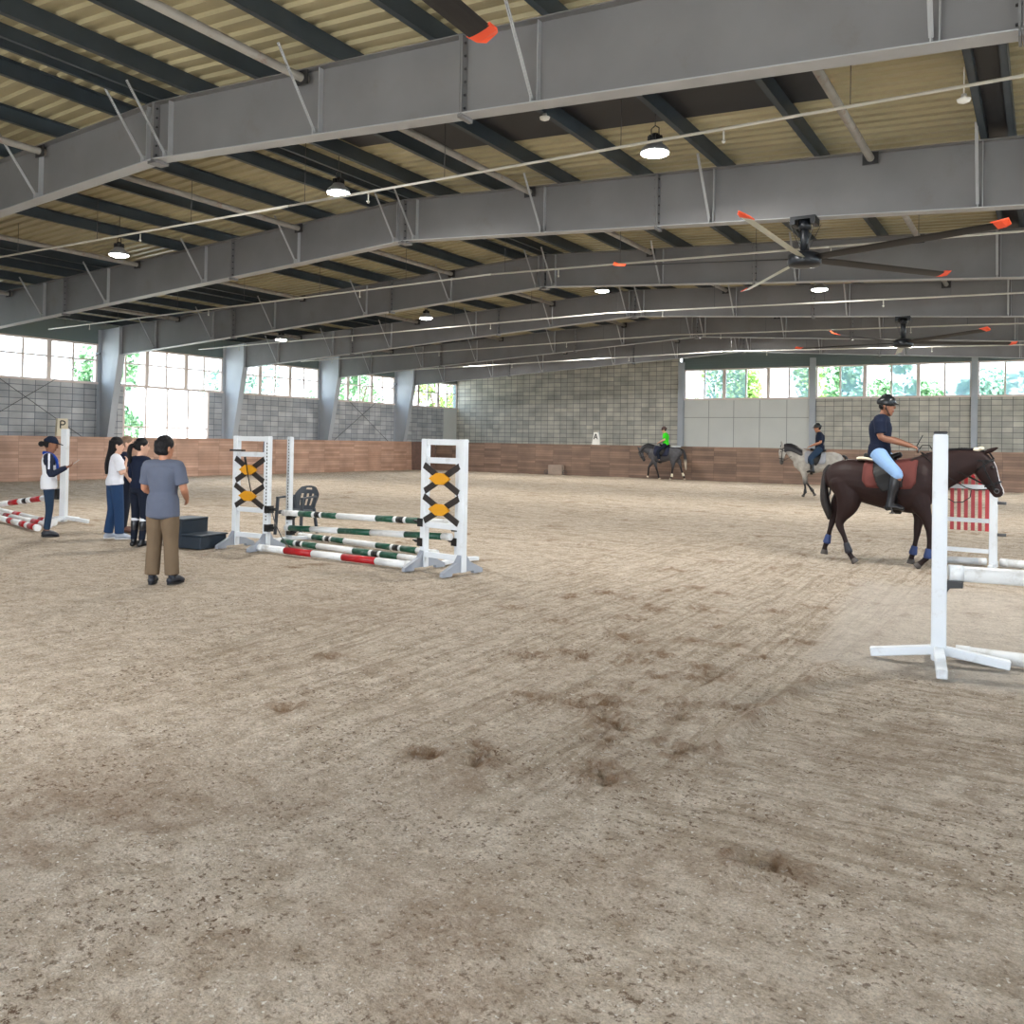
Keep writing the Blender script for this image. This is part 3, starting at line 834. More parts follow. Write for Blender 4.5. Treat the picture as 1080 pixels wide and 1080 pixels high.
for i, (x, y) in enumerate([(l_[0], l_[1]) for l_ in lamps] + [(1.3, 11.55), (1.2, 23.6), (-11.2, .3), (-4.95, .3)] + [(q, 35.6) for q in (-24.4, -18, -11.4, -5.1, 1.2)]):
    z = lamps[i][2] if i < len(lamps) else (5.55 if y < 30 else ZT(x) - .35)
    if i >= len(lamps):  # lamps added out of view to brighten the near and far sand
        o = copy_tree(lamp0); o.location = (x, y, z); tag(o, 'added round lamp out of view under the roof, brightening the sand', 'lamp', 'added round lamps out of view under the roof')
    l = bpy.data.lights.new('lamp_light', 'AREA'); l.shape = 'DISK'; l.size = .38; l.energy = LAMP_W; l.color = (1, .97, .92)
    ob = link(bpy.data.objects.new('lamp_light', l)); ob.location = (x, y, z - .07)
for x, y, lab in ((-.88, 11.75, 'small white dome detector at far right of roof'), (-6.4, 11.2, 'small white dome detector on purlin right of ridge')):
    bm = bmesh.new(); zz = 5.94 if x > -2 else ZT(x) - .05
    lathe(bm, [(0, .06), (.03, .06), (.035, .02), (.08, .0), (.07, -.03), (0, -.06)], 18); cyl(bm, (0, 0, .05), (0, 0, ZT(x) + .02 - zz), .008, 6)
    tag(obj('smoke_detector', bm, M['boardwhite'], None, True, (x, y, zz)), lab, 'detector', 'small white detectors under the roof')

# ---- big ceiling fans
def make_fan(name_label, loc, angs, ztop, light=()):
    t = thing('ceiling_fan', name_label, 'fan', loc, 0, 'large five-blade ceiling fans')
    bm = bmesh.new(); cyl(bm, (0, 0, .05), (0, 0, ztop - loc[2]), .07, 16); obj('drop_rod', bm, M['fan'], t)
    bm = bmesh.new(); zt = ztop - loc[2]
    box(bm, -.2, .2, -.16, .16, zt - .05, zt); box(bm, -.2, -.12, -.16, .16, zt - .13, zt - .05); box(bm, .12, .2, -.16, .16, zt - .13, zt - .05)
    cyl(bm, (0, 0, zt - .2), (0, 0, zt - .05), .1, 16)
    obj('mount', bm, M['fan'], t)
    bm = bmesh.new(); lathe(bm, [(0, .12), (.1, .12), (.2, .09), (.26, .06), (.27, -.08), (.24, -.12), (.1, -.14), (0, -.14)], 28)
    obj('motor', bm, M['fan'], t, True)
    bm = bmesh.new()
    for k in range(4):
        a = PI / 4 + PI / 2 * k; wire(bm, [(.05 * math.cos(a), .05 * math.sin(a), .1), (.3 * math.cos(a), .3 * math.sin(a), zt - .08)], .005)
    obj('stay_wire', bm, M['rod'], t)
    for i, a in enumerate(angs):
        a = R(a); d = Vector((math.cos(a), math.sin(a), 0)); s = Vector((-math.sin(a), math.cos(a), 0))
        bm = bmesh.new()
        w0 = .085; tw = .035
        nodes = [(.24, -.02), (2.95, -.0)]
        A = [d * .24, d * 2.95]
        rows = []
        for p, wd in ((.24, .08), (.6, .10), (2.95, .09)):
            rows.append([bm.verts.new(d * p + s * q * wd + Vector((0, 0, zz))) for q, zz in ((1, -.028), (.5, -.004), (0, .012), (-.6, .025), (-1, .03), (-.6, .01), (0, -.008), (.5, -.02))])
        for Ra, Rb in zip(rows[:-1], rows[1:]):
            for k in range(8): bm.faces.new((Ra[k], Ra[(k + 1) % 8], Rb[(k + 1) % 8], Rb[k]))
        bm.faces.new(rows[0]); bm.faces.new(rows[-1][::-1])
        b = obj('blade', bm, M['blade_l'] if i in light else M['blade'], t)
        if i in light: b['label'] = 'pale silver blade'
        bm = bmesh.new()
        rows = []
        for p, wd, up in ((2.93, .1, 0), (3.06, .09, .01), (3.14, .05, .03)):
            rows.append([bm.verts.new(d * p + s * q * wd + Vector((0, 0, zz + up))) for q, zz in ((1, -.03), (-1, .03), (-1, .045), (1, -.012))])
        for Ra, Rb in zip(rows[:-1], rows[1:]):
            for k in range(4): bm.faces.new((Ra[k], Ra[(k + 1) % 4], Rb[(k + 1) % 4], Rb[k]))
        bm.faces.new(rows[0]); bm.faces.new(rows[-1][::-1])
        obj('blade_tip', bm, M['tip'], b)
    return t
make_fan('big black five-blade ceiling fan with orange blade tips under second rafter', (-3.4, 14.6, 4.78), [52.4, -19.6, -91.6, 124.4, 196.4], ZB(-3.4), light=(2, 3))
make_fan('smaller far black ceiling fan above the mounted rider', (-3.5, 26.95, 4.72), [-116, -44, 28, 100, 172], ZB(-3.5), light=(3,))
make_fan('ceiling fan overhead of which one orange-tipped blade shows at top', (-3.5, FY[0], 4.78), [93, 165, 237, 309, 21], ZB(-3.5))

# ================================================================== JUMP EQUIPMENT
def pole(name, lab, a, b, r, bands, group, cap=True):
    """painted pole: bands = [(fraction_end, material index)]; 0 white 1 red 2 green 3 black"""
    a = Vector(a); b = Vector(b); L = (b - a).length
    bm = bmesh.new(); f0 = 0
    for f1, mi in bands:
        cyl(bm, (f0 * L, 0, 0), (f1 * L, 0, 0), r, 20, mi=mi, cap=True); f0 = f1
    if cap:
        cyl(bm, (-.012, 0, 0), (.09, 0, 0), r * 1.06, 20); cyl(bm, (L - .09, 0, 0), (L + .012, 0, 0), r * 1.06, 20)
    o = obj(name, bm, [M['pvc'], M['red'], M['green'], M['black']])
    o.location = a; o.rotation_euler = (b - a).to_track_quat('X', 'Z').to_euler()
    return tag(o, lab, 'pole', group)

def keyhole_strip(bm, x, y, z0, z1, face=(0, -1)):
    z = z0
    while z < z1:
        if face[0]: box(bm, x + face[0] * .0 - .003, x + .003, y - .008, y + .008, z, z + .03)
        else: box(bm, x - .008, x + .008, y - .003, y + .003, z, z + .03)
        z += .05
def grey_foot(w=.74):
    bm = bmesh.new()
    pl = [(-w / 2, 0), (-w / 2 + .16, 0), (-.2, .035), (.2, .035), (w / 2 - .16, 0), (w / 2, 0), (w / 2, .05), (.12, .16), (.055, .25), (-.055, .25), (-.12, .16), (-w / 2, .05)]
    prism(bm, pl, 'x', -.03, .03)
    return bm
def cup(bm, x, y, z, d):
    box(bm, x - .05, x + .05, y - .05, y + .05, z - .06, z + .05)
    cyl(bm, (x, y, z), (x + d * .13, y, z), .022, 10)
    prism(bm, [(x + d * .02, z - .02), (x + d * .15, z + .005), (x + d * .15, z + .02), (x + d * .02, z + .0)], 'y', y - .035, y + .035)
def wing(lab, loc, rz, W, cups=(), strips=()):
    t = thing('jump_wing', lab, 'jump wing', loc, rz, 'white jump wings with yellow diamonds')
    Hh = 1.72
    for i, x in enumerate((0, W)):
        bm = bmesh.new(); box(bm, x - .045, x + .045, -.045, .045, .03, Hh); bevel_all(bm, .006)
        if i in strips: 
            for z in np.arange(.45, 1.62, .05): box(bm, x + (.012 if i else -.03), x + (.03 if i else -.012), -.048, -.044, z, z + .025, 1)
        obj('post', bm, [M['white'], M['xplank']], t)
        f = obj('foot', grey_foot(), M['grey_foot'], t); f.location = (x + (.0), 0, 0)
        bm = bmesh.new()
    for z, h in ((Hh - .04, .075), (1.44, .075), (.59, .07), (.2, .07)):
        bm = bmesh.new(); box(bm, .045, W - .045, -.022, .022, z - h / 2, z + h / 2); obj('rail', bm, M['white'], t)
    for z0, z1 in ((1.0, 1.41), (.61, 1.0)):
        bm = bmesh.new()
        for za, zb in ((z0, z1), (z1, z0)):
            bar(bm, (.03, -.04 if za < zb else -.056, za + (.035 if za < zb else -.035)), (W - .03, -.04 if za < zb else -.056, zb + (-.035 if za < zb else .035)), .014, .082, up=(0, 0, 1))
        obj('cross_plank', bm, M['xplank'], t)
        bm = bmesh.new(); zc = (z0 + z1) / 2
        prism(bm, [(W / 2 - .19, zc), (W / 2 - .06, zc - .075), (W / 2 + .06, zc - .075), (W / 2 + .19, zc), (W / 2 + .06, zc + .075), (W / 2 - .06, zc + .075)], 'y', -.092, -.065)
        obj('diamond', bm, M['ochre'], t)
    for (i, z, d) in cups:
        bm = bmesh.new(); cup(bm, W * i + d * .04, 0, z, d)
        obj('pole_cup', bm, M['black'], t)
    return t
wa = wing('white jump wing with two yellow diamonds beside the dark mounting block', (-10.72, 9.3, 0), R(2), .66, cups=((1, .62, 1), (1, .34, 1)), strips=(1,))
wb = wing('white jump wing with two yellow diamonds at the right end of the jump', (-7.0, 9.23, 0), R(-8), .68, cups=((0, .62, -1), (0, .36, -1)))
# things hung on the left wing
bm = bmesh.new(); wire(bm, [(-10.42, 9.2, 1.38), (-10.36, 9.19, 1.18), (-10.26, 9.18, .88)], .008); cyl(bm, (-10.43, 9.2, 1.40), (-10.4, 9.2, 1.28), .018, 8)
tag(obj('riding_whip', bm, M['black']), 'thin black riding whip hung in the left yellow-diamond wing', 'whip')
bm = bmesh.new(); box(bm, -10.8, -10.5, 9.22, 9.27, 1.485, 1.51)
tag(obj('riding_crop', bm, M['black']), 'short dark crop resting on upper rail of left wing', 'whip')
bm = bmesh.new(); prism(bm, [(-10.2, 1.45), (-10.11, 1.45), (-10.1, 1.68), (-10.19, 1.69)], 'y', 9.345, 9.375); 
tag(obj('cloth', bm, mat('dark_blue_cloth', rgb(58, 72, 92), .8)), 'dark blue cloth hung in the top corner of the left wing', 'cloth')
bm = bmesh.new(); wire(bm, [(-10.0, 9.36, .6), (-9.93, 9.36, .42), (-9.82, 9.4, .2), (-9.72, 9.42, .1), (-9.66, 9.46, .02), (-9.8, 9.5, .015), (-9.95, 9.5, .015)], .007)
tag(obj('cord', bm, M['rod']), 'thin cord hanging from the black cups of the left wing', 'cord')

# single slim standards
def slim(lab, loc, rz, H, cupz=(), cupd=1, w=.09, feet='cross', frontlen=.55, cap=False, strip=False, group=None):
    t = thing('jump_stand', lab, 'jump stand', loc, rz, group)
    bm = bmesh.new(); box(bm, -w / 2, w / 2, -w / 2, w / 2, .02, H); bevel_all(bm, .008, 2)
    if strip:
        for z in np.arange(.25, H - .06, .05): box(bm, .006, .022, -w / 2 - .003, -w / 2 + .001, z, z + .025, 1)
    obj('post', bm, [M['white'], M['xplank']], t)
    if cap:
        bm = bmesh.new(); box(bm, -w / 2 + .004, w / 2 - .004, -w / 2 + .004, w / 2 - .004, H, H + .022); bevel_all(bm, .006); obj('post_cap', bm, M['black'], t)
    if feet == 'cross':
        for a, L in ((0, .5), (90, .5), (180, .5), (270, frontlen)):
            bm = bmesh.new(); d = Vector((math.cos(R(a)), math.sin(R(a)), 0))
            bar(bm, d * (w * .4) + Vector((0, 0, .1)), d * L + Vector((0, 0, .035)), .075, .07); bevel_all(bm, .006)
            obj('foot', bm, M['white'], t)
    elif feet == 'flat':
        for a in (90, 270):
            bm = bmesh.new(); d = Vector((math.cos(R(a)), math.sin(R(a)), 0))
            bar(bm, d * .02 + Vector((0, 0, .055)), d * .42 + Vector((0, 0, .03)), .08, .055); bevel_all(bm, .006)
            obj('foot', bm, M['white'], t)
    for z in cupz:
        bm = bmesh.new(); cup(bm, cupd * (w / 2), 0, z, cupd); obj('pole_cup', bm, M['black'], t)
    return t
dC = Vector((-6.98, 9.94, 0)) - Vector((-10.61, 10.31, 0)); aC = math.atan2(dC.y, dC.x)
slim('slim white jump stand with a row of holes, in front of the plastic chair', (-10.61, 10.31, 0), aC, 1.72, (.42, .17), 1, .085, 'flat', strip=True)
slim('slim white jump stand half hidden behind the right yellow-diamond wing', (-6.95, 9.94, 0), aC, 1.68, (.50, .30), -1, .085, 'flat')
W_, G_, K_, R_ = 0, 2, 3, 1
gb = [(.11, 0), (.2, 2), (.218, 0), (.25, 3), (.265, 0), (.36, 2), (.6, 0), (.7, 2), (.718, 0), (.757, 3), (.772, 0), (.875, 2), (1, 0)]
pole('jump_pole', 'upper raised jump pole, white with green and black bands', (-10.62, 10.21, .475), (-7.02, 9.84, .565), .047, gb, 'green banded poles')
pole('jump_pole', 'lower raised jump pole, white with plain green bands', (-10.55, 10.2, .235), (-7.02, 9.84, .37), .047, [(.02, 0), (.175, 2), (.36, 0), (.56, 2), (.76, 0), (.96, 2), (1, 0)], 'green banded poles')
pole('jump_pole', 'green-banded pole on the sand, the farther of the two', (-10.78, 10.74, .052), (-7.6, 10.32, .052), .047, gb, 'green banded poles')
pole('jump_pole', 'green-banded pole on the sand, just behind the red-banded one', (-10.7, 9.95, .052), (-7.35, 9.62, .052), .047, gb, 'green banded poles')
pole('jump_pole', 'white pole with two red bands on the sand between the wings', (-10.02, 9.15, .055), (-7.1, 9.1, .055), .05, [(.19, 0), (.38, 1), (.58, 0), (.79, 1), (1, 0)], None)

# left stand and its poles
slim('white jump stand with spreading feet, beside the woman in the dark cap', (-16.05, 9.75, 0), R(28), 1.8, (), 1, .115, 'cross', .5)
bm = bmesh.new(); bar(bm, (-16.16, 9.74, .55), (-16.13, 9.62, .55), .1, .2)
tag(obj('pole_cup', bm, M['black']), 'black pole cup on the left white jump stand', 'pole cup')
rb = [(.17, 0), (.29, 1), (.33, 0), (.37, 3), (.41, 0), (.53, 1), (1, 0)]
pole('jump_pole', 'slanting raised pole with red and black bands at left edge', (-16.17, 9.62, .5), (-19.3, 9.55, .09), .055, [(.12, 0), (.22, 1), (.27, 0), (.31, 3), (.36, 0), (.46, 1), (.76, 0), (.88, 1), (1, 0)], 'red banded poles at left edge')
pole('jump_pole', 'red and white pole on the sand, nearest at left edge', (-14.95, 8.62, .06), (-18.3, 9.45, .06), .055, [(.02, 0), (.13, 1), (.18, 0), (.27, 1), (.42, 0), (.5, 1), (.8, 0), (.9, 1), (1, 0)], 'red banded poles at left edge')
pole('jump_pole', 'red and white pole on the sand, middle one at left edge', (-15.25, 9.0, .06), (-18.7, 9.75, .06), .055, [(.12, 0), (.24, 1), (.6, 0), (.7, 1), (1, 0)], 'red banded poles at left edge')
pole('jump_pole', 'red and white pole on the sand, rearmost at left edge', (-15.6, 9.3, .06), (-19.0, 10.1, .06), .055, [(.14, 0), (.22, 1), (.55, 0), (.68, 1), (1, 0)], 'red banded poles at left edge')

# near stand on the right with its two plain poles
slim('tall white jump stand with black cap, close at the right', (-.72, 7.72, 0), R(8), 1.82, (), 1, .108, 'cross', .56, cap=True)
bm = bmesh.new(); prism(bm, [(-.665, .66), (-.55, .655), (-.55, .61), (-.64, .6), (-.665, .56)], 'y', 7.69, 7.78)
tag(obj('pole_cup', bm, M['black']), 'black pole cup on the tall near white stand', 'pole cup')
pole('jump_pole', 'thick plain white pole resting at knee height on the near stand', (-.645, 7.76, .715), (2.6, 8.55, .66), .062, [(1, 0)], 'plain white poles by the near stand')
pole('jump_pole', 'plain white pole lying on the sand by the near stand', (-.6, 7.95, .055), (2.7, 7.9, .055), .055, [(1, 0)], 'plain white poles by the near stand')
slim('white jump stand beyond the right edge holding the thick pole', (2.65, 8.65, 0), R(188), 1.82, (), 1, .108, 'cross', .5)

# red picket wing behind the near stand
t = thing('picket_wing', 'white jump wing with red pickets, behind the dark horse head', 'jump wing', (-1.32, 14.2, 0), R(-4))
Wg = .69
for x in (0, Wg):
    bm = bmesh.new(); box(bm, x - .05, x + .05, -.05, .05, .03, 1.3); bevel_all(bm, .006); obj('post', bm, M['white'], t)
    bm = bmesh.new(); bar(bm, (x, -.33, .05), (x, .33, .05), .06, .09); bevel_all(bm, .008); obj('foot', bm, M['white'], t)
for z in (.26, .69, 1.17):
    bm = bmesh.new(); box(bm, .05, Wg - .05, -.085, -.058, z - .03, z + .03); obj('rail', bm, M['white'], t)
for k in range(7):
    x = .075 + k * (Wg - .15) / 6
    zt = 1.2 + .17 * math.sin(PI * (k + .5) / 7)
    bm = bmesh.new(); prism(bm, [(x - .024, .54), (x + .024, .54), (x + .024, zt - .03), (x, zt), (x - .024, zt - .03)], 'y', -.055, -.032); obj('picket', bm, M['red'], t)
bm = bmesh.new()
for z in (.5, .95): cyl(bm, (Wg + .05, 0, z), (Wg + .16, 0, z), .022, 10)
obj('pole_pin', bm, M['rod'], t)
pole('jump_pole', 'white ground pole behind the thick pole, under the picket wing', (-.55, 14.6, .06), (2.9, 14.1, .06), .058, [(.1, 0), (.16, 1), (.5, 0), (.6, 1), (1, 0)], None)
pole('jump_pole', 'short white pole piece on the sand beneath the red pickets', (-1.35, 14.5, .055), (-.75, 14.6, .055), .05, [(1, 0)], None)

# ---- mounting block: two steps
t = thing('mounting_block', 'dark navy two-step plastic mounting block beside the left jump wing', 'mounting block', (-11.22, 8.93, 0), R(6))
bm = bmesh.new(); prism(bm, [(-.38, 0), (.0, 0), (.0, .41), (.02, .41), (.02, .44), (-.40, .44), (-.4, .41), (-.38, .41)], 'y', -.27, .27); bevel_all(bm, .008)
obj('upper_step', bm, M['navy_plastic'], t)
bm = bmesh.new(); box(bm, .0, .40, -.27, .27, 0, .19); box(bm, .0, .42, -.29, .29, .19, .215); bevel_all(bm, .01)
obj('lower_step', bm, M['navy_plastic'], t)

# ---- plastic garden chair
t = thing('plastic_chair', 'dark grey plastic armchair behind the slim white stand', 'chair', (-11.35, 11.2, 0), R(282))
bm = bmesh.new()
box(bm, -.24, .22, -.22, .22, .4, .425); bevel_all(bm, .01)
box(bm, .19, .215, -.22, .22, .36, .41)
obj('seat', bm, M['dgrey'], t)
bm = bmesh.new()
N_, Mz = 9, 12
def bp(u, v): # u across -1..1, v up 0..1
    wd = .2 + .05 * math.sin(v * 2.4) - .2 * max(0, v - .62) ** 1.3 * 1.5
    return Vector((-.22 - .16 * v - .04 * (1 - u * u), u * wd, .42 + .42 * v - .06 * max(0, v - .6) * u * u))
for lay in (0, 1):
    g = [[bm.verts.new(bp(-1 + 2 * i / N_, j / Mz) + Vector((-.016 * lay, 0, 0))) for j in range(Mz + 1)] for i in range(N_ + 1)]
    for i in range(N_):
        for j in range(Mz):
            if i in (2, 4, 6) and 2 <= j <= 7: continue
            if 3 <= i <= 5 and j == 10: continue
            bm.faces.new((g[i][j], g[i + 1][j], g[i + 1][j + 1], g[i][j + 1]))
    if lay == 0: g0 = g
bo = obj('backrest', bm, M['dgrey'], t, False)
for s in (-1, 1):
    bm = bmesh.new(); bar(bm, (.25, s * .26, 0), (.2, s * .25, .64), .05, .03, (1, 0, 0)); obj('leg', bm, M['dgrey'], t)
    bm = bmesh.new(); bar(bm, (-.3, s * .25, 0), (-.22, s * .22, .45), .05, .035, (1, 0, 0)); obj('leg', bm, M['dgrey'], t)
    bm = bmesh.new(); bar(bm, (.22, s * .25, .645), (-.27, s * .24, .66), .05, .03); bar(bm, (-.26, s * .24, .66), (-.24, s * .2, .45), .045, .03, (1, 0, 0)); obj('armrest', bm, M['dgrey'], t)

# ================================================================== PEOPLE
FACE_DARK = L3(60, 34, 28)
def head_mesh(bm, c, yaw, pitch, s=1.0):
    """adds head lofts; returns matrix head->body"""
    m = Matrix.Translation(Vector(c)) @ Matrix.Rotation(yaw, 4, 'Z') @ Matrix.Rotation(pitch, 4, 'Y')
    def P(x, y, z): return m @ Vector((x * s, y * s, z * s))
    lat = (m.to_3x3() @ Vector((0, 1, 0)))
    st = [(.052, -.112, .03, .028), (.04, -.095, .05, .046), (.022, -.06, .074, .06), (.008, -.015, .09, .07), (.0, .03, .096, .075), (-.004, .07, .088, .069), (-.008, .1, .06, .048)]
    loft(bm, [tuple(P(x, 0, z)) + (ra * s, rl * s) for x, z, ra, rl in st], lat, 18, 3, (.6, .7))
    loft(bm, [tuple(P(x, 0, z)) + (r_ * s, w * s) for x, z, r_, w in ((.088, .015, .008, .008), (.1, -.012, .012, .012), (.1, -.028, .011, .016))], lat, 10, 2)
    loft(bm, [tuple(P(.084, 0, -.062)) + (.009 * s, .024 * s), tuple(P(.084, 0, -.07)) + (.009 * s, .022 * s)], lat, 10, 1)
    for sg in (-1, 1):
        loft(bm, [tuple(P(-.005, sg * .074, -.035)) + (.012 * s, .008 * s), tuple(P(-.008, sg * .08, -.01)) + (.018 * s, .009 * s), tuple(P(-.012, sg * .082, .018)) + (.016 * s, .009 * s)], lat, 10, 2)
    return m
def hand(bm, w, d, n, side, s=1.0, curl=.6, spread=.5):
    """wrist w, forearm direction d, palm normal n; side = thumb side vector"""
    d = Vector(d).normalized(); n = Vector(n); n = (n - d * n.dot(d)).normalized()
    sd = d.cross(n); sd = sd if sd.dot(Vector(side)) > 0 else -sd
    w = Vector(w)
    loft(bm, [tuple(w - d * .02 * s) + (.018 * s, .026 * s), tuple(w + d * .03 * s) + (.016 * s, .036 * s), tuple(w + d * .085 * s) + (.014 * s, .042 * s)], sd, 12, 2)
    for i, (o, L) in enumerate(((.031, .068), (.011, .076), (-.010, .070), (-.030, .055))):
        L *= s; p = w + d * .08 * s + sd * o * s; dd = d; c = curl * (1 + .1 * i)
        pts = [p]
        for q, f in enumerate((.45, .32, .25)):
            dd = (dd * math.cos(c * .8) + n * math.sin(c * .8)) if q else (d * math.cos(c * .5) + n * math.sin(c * .5))
            if q: nn = n
            pts.append(pts[-1] + dd.normalized() * L * f)
        loft(bm, [tuple(q_) + (.0085 * s, .0085 * s) for q_ in pts], sd, 8, 2)
    th = (sd * .8 + d * .55 + n * .35).normalized()
    p = w + d * .025 * s + sd * .024 * s
    loft(bm, [tuple(p) + (.012 * s, .012 * s), tuple(p + th * .035 * s) + (.011 * s, .011 * s), tuple(p + th * .045 * s + (d * .9 + n * .3).normalized() * .03 * s) + (.009 * s, .009 * s)], sd, 8, 2)
HS = 1.14
SK = {'tan': (168, 118, 92), 'fair': (206, 164, 142), 'brown': (140, 96, 74)}
def person(lab, loc, rz, s=1.0, J=None, tone='tan', top=None, bottom=None, feet=None, hair=None, head=(0, 0), hands=((.5, (0, 0, -1)),) * 2, vox=.008, girl=False, extra=None, groundfeet=True, group=None, slim_=1.0, gloves=None):
    """local frame: x forward, y left, z up"""
    t = thing('person', lab, 'person', loc, rz, group)
    D = dict(pelvis=(0, 0, .94), waist=(0.01, 0, 1.08), chest=(.0, 0, 1.26), neck=(-.015, 0, 1.42), head=(.01, 0, 1.585),
             shL=(-.01, .175, 1.385), elL=(-.03, .225, 1.12), wrL=(.04, .225, .88), shR=(-.01, -.175, 1.385), elR=(-.03, -.225, 1.12), wrR=(.04, -.225, .88),
             hipL=(0, .085, .91), knL=(.015, .1, .49), anL=(-.02, .11, .085), toL=(.15, .135, .03), hipR=(0, -.085, .91), knR=(.015, -.1, .49), anR=(-.02, -.11, .085), toR=(.15, -.135, .03))
    if girl:
        D.update(shL=(-.01, .155, 1.375), shR=(-.01, -.155, 1.375), elL=(-.03, .2, 1.12), elR=(-.03, -.2, 1.12))
    D.update(J or {})
    J = {k: Vector(v) * s for k, v in D.items()}
    f = s * slim_
    wa_, hp = (.105, .15) if girl else (.115, .155)
    def torso(bm, g=0.0, z_lo=None, hem=0.0):
        up = (J['neck'] - J['pelvis']).normalized()
        nd = [tuple(J['pelvis'] - up * hem) + ((.115 + g) * f, (hp + .01 + g) * f), tuple(J['pelvis'] + up * .06 * s) + ((.115 + g) * f, (hp + g) * f), tuple(J['waist']) + ((.1 + g) * f, (wa_ + .015 + g) * f),
              tuple(J['chest']) + ((.118 + g) * f, (.155 + g) * f), tuple(J['chest'].lerp(J['neck'], .55)) + ((.1 + g) * f, (.16 + g) * f), tuple(J['chest'].lerp(J['neck'], .9)) + ((.066 + g) * f, (.095 + g) * f)]
        if girl: nd[3] = tuple(J['chest'] + Vector((.015, 0, -.01)) * s) + ((.12 + g) * f, (.135 + g) * f)
        loft(bm, nd, latv, 20, 3, (.3, .5))
    latv = (J['shL'] - J['shR']).normalized()
    fwv = latv.cross(Vector((0, 0, 1)))
    def yoke(bm, g=0):
        a_, b_ = J['shL'], J['shR']; c_ = J['neck'] + Vector((0, 0, -.035)) * s
        loft(bm, [tuple(a_ + Vector((0, 0, .0)) * s) + ((.052 + g) * f, (.055 + g) * f), tuple(a_.lerp(c_, .5) + Vector((0, 0, .004)) * s) + ((.056 + g) * f, (.07 + g) * f), tuple(c_) + ((.06 + g) * f, (.075 + g) * f),
                  tuple(b_.lerp(c_, .5) + Vector((0, 0, .004)) * s) + ((.056 + g) * f, (.07 + g) * f), tuple(b_) + ((.052 + g) * f, (.055 + g) * f)], fwv, 14, 2)
    # ---- the body
    bm = bmesh.new()
    torso(bm); yoke(bm, -.006)
    loft(bm, [tuple(J['neck'] + Vector((-.0, 0, -.04)) * s) + (.06 * s, .065 * s), tuple(J['neck'].lerp(J['head'], .4)) + (.052 * s, .053 * s), tuple(J['neck'].lerp(J['head'], .7)) + (.05 * s, .05 * s)], latv, 14, 2)
    hs = s * HS
    hm = head_mesh(bm, J['head'] + Vector((.005, 0, .008)) * s, head[0], head[1], hs)
    for sd in 'LR':
        sh, el, wr = J['sh' + sd], J['el' + sd], J['wr' + sd]
        loft(bm, [tuple(J['chest'].lerp(sh, .55) + Vector((0, 0, .03)) * s) + (.06 * f, .06 * f), tuple(sh) + (.06 * f, .058 * f), tuple(sh.lerp(el, .5)) + (.047 * f, .047 * f), tuple(el) + (.039 * f, .039 * f), tuple(el.lerp(wr, .4)) + (.04 * f, .038 * f), tuple(wr) + (.025 * f, .028 * f)], latv, 14, 3)
        hc, hn = hands[0 if sd == 'L' else 1]
        hand(bm, wr, (wr - el), hn, (latv * (-1 if sd == 'L' else 1)) + Vector((.5, 0, .5)), s, hc)
        hi, kn, an, to = J['hip' + sd], J['kn' + sd], J['an' + sd], J['to' + sd]
        loft(bm, [tuple(hi) + (.09 * f, .085 * f), tuple(hi.lerp(kn, .45)) + (.077 * f, .074 * f), tuple(kn) + (.056 * f, .054 * f), tuple(kn.lerp(an, .35)) + (.055 * f, .052 * f), tuple(an) + (.036 * f, .034 * f)], latv, 14, 3)
        loft(bm, [tuple(an + (an - to) * .12 + Vector((0, 0, -.045)) * s) + (.034 * s, .034 * s), tuple(an.lerp(to, .5)) + (.036 * s, .04 * s), tuple(to) + (.024 * s, .038 * s)], latv, 10, 2)
    base = L3(*SK[tone]); inv = hm.inverted()
    im = np.array(inv, np.float32)
    def color(co):
        q = co @ im[:3, :3].T + im[:3, 3]; q = q / hs
        c = np.tile(base, (len(co), 1))
        def put(mask, col): c[mask] = col
        put((q[:, 0] > .07) & (np.abs(q[:, 1]) < .024) & (np.abs(q[:, 2] + .066) < .009), base * np.array([.75, .42, .45]))
        put((q[:, 0] > .055) & (np.abs(np.abs(q[:, 1]) - .031) < .018) & (np.abs(q[:, 2] - .036) < .006), base * .2)
        put((q[:, 0] > .06) & (np.abs(np.abs(q[:, 1]) - .031) < .013) & (np.abs(q[:, 2] - .012) < .007), base * .45)
        return c
    organic('body', bm, M['skin'], t, vox * s, 2, color)
    for sg in (-1, 1):
        bm = bmesh.new(); p = hm @ Vector((.079 * hs, sg * .031 * hs, .012 * hs)); bmesh.ops.create_uvsphere(bm, u_segments=10, v_segments=8, radius=.0085 * hs, matrix=Matrix.Translation(p)); obj('eye', bm, M['eye'], t, True)
    # ---- shirt
    if top:
        m_, sleeve, hem = top[:3]
        bm = bmesh.new(); torso(bm, .016, hem=hem * s); yoke(bm, .018)
        loft(bm, [tuple(J['neck'] + Vector((0, 0, -.045)) * s) + (.07 * s, .078 * s), tuple(J['neck'] + Vector((.0, 0, .015)) * s) + (.06 * s, .064 * s)], latv, 16, 1, (.3, .15))
        fr = {'short': .78, 'elbow': 1.1, 'long': 2.0}[sleeve]
        for sd in 'LR':
            sh, el, wr = J['sh' + sd], J['el' + sd], J['wr' + sd]
            nd = [tuple(J['chest'].lerp(sh, .5) + Vector((0, 0, .03)) * s) + (.07 * f, .07 * f), tuple(sh) + (.073 * f, .07 * f)]
            if fr < 1: nd += [tuple(sh.lerp(el, fr * .6)) + (.07 * f, .068 * f), tuple(sh.lerp(el, fr)) + (.07 * f, .068 * f)]
            else: nd += [tuple(sh.lerp(el, .5)) + (.06 * f, .06 * f), tuple(el) + (.052 * f, .05 * f), tuple(el.lerp(wr, .5)) + (.05 * f, .05 * f), tuple(el.lerp(wr, min(.97, fr - 1))) + (.037 * f, .038 * f)]
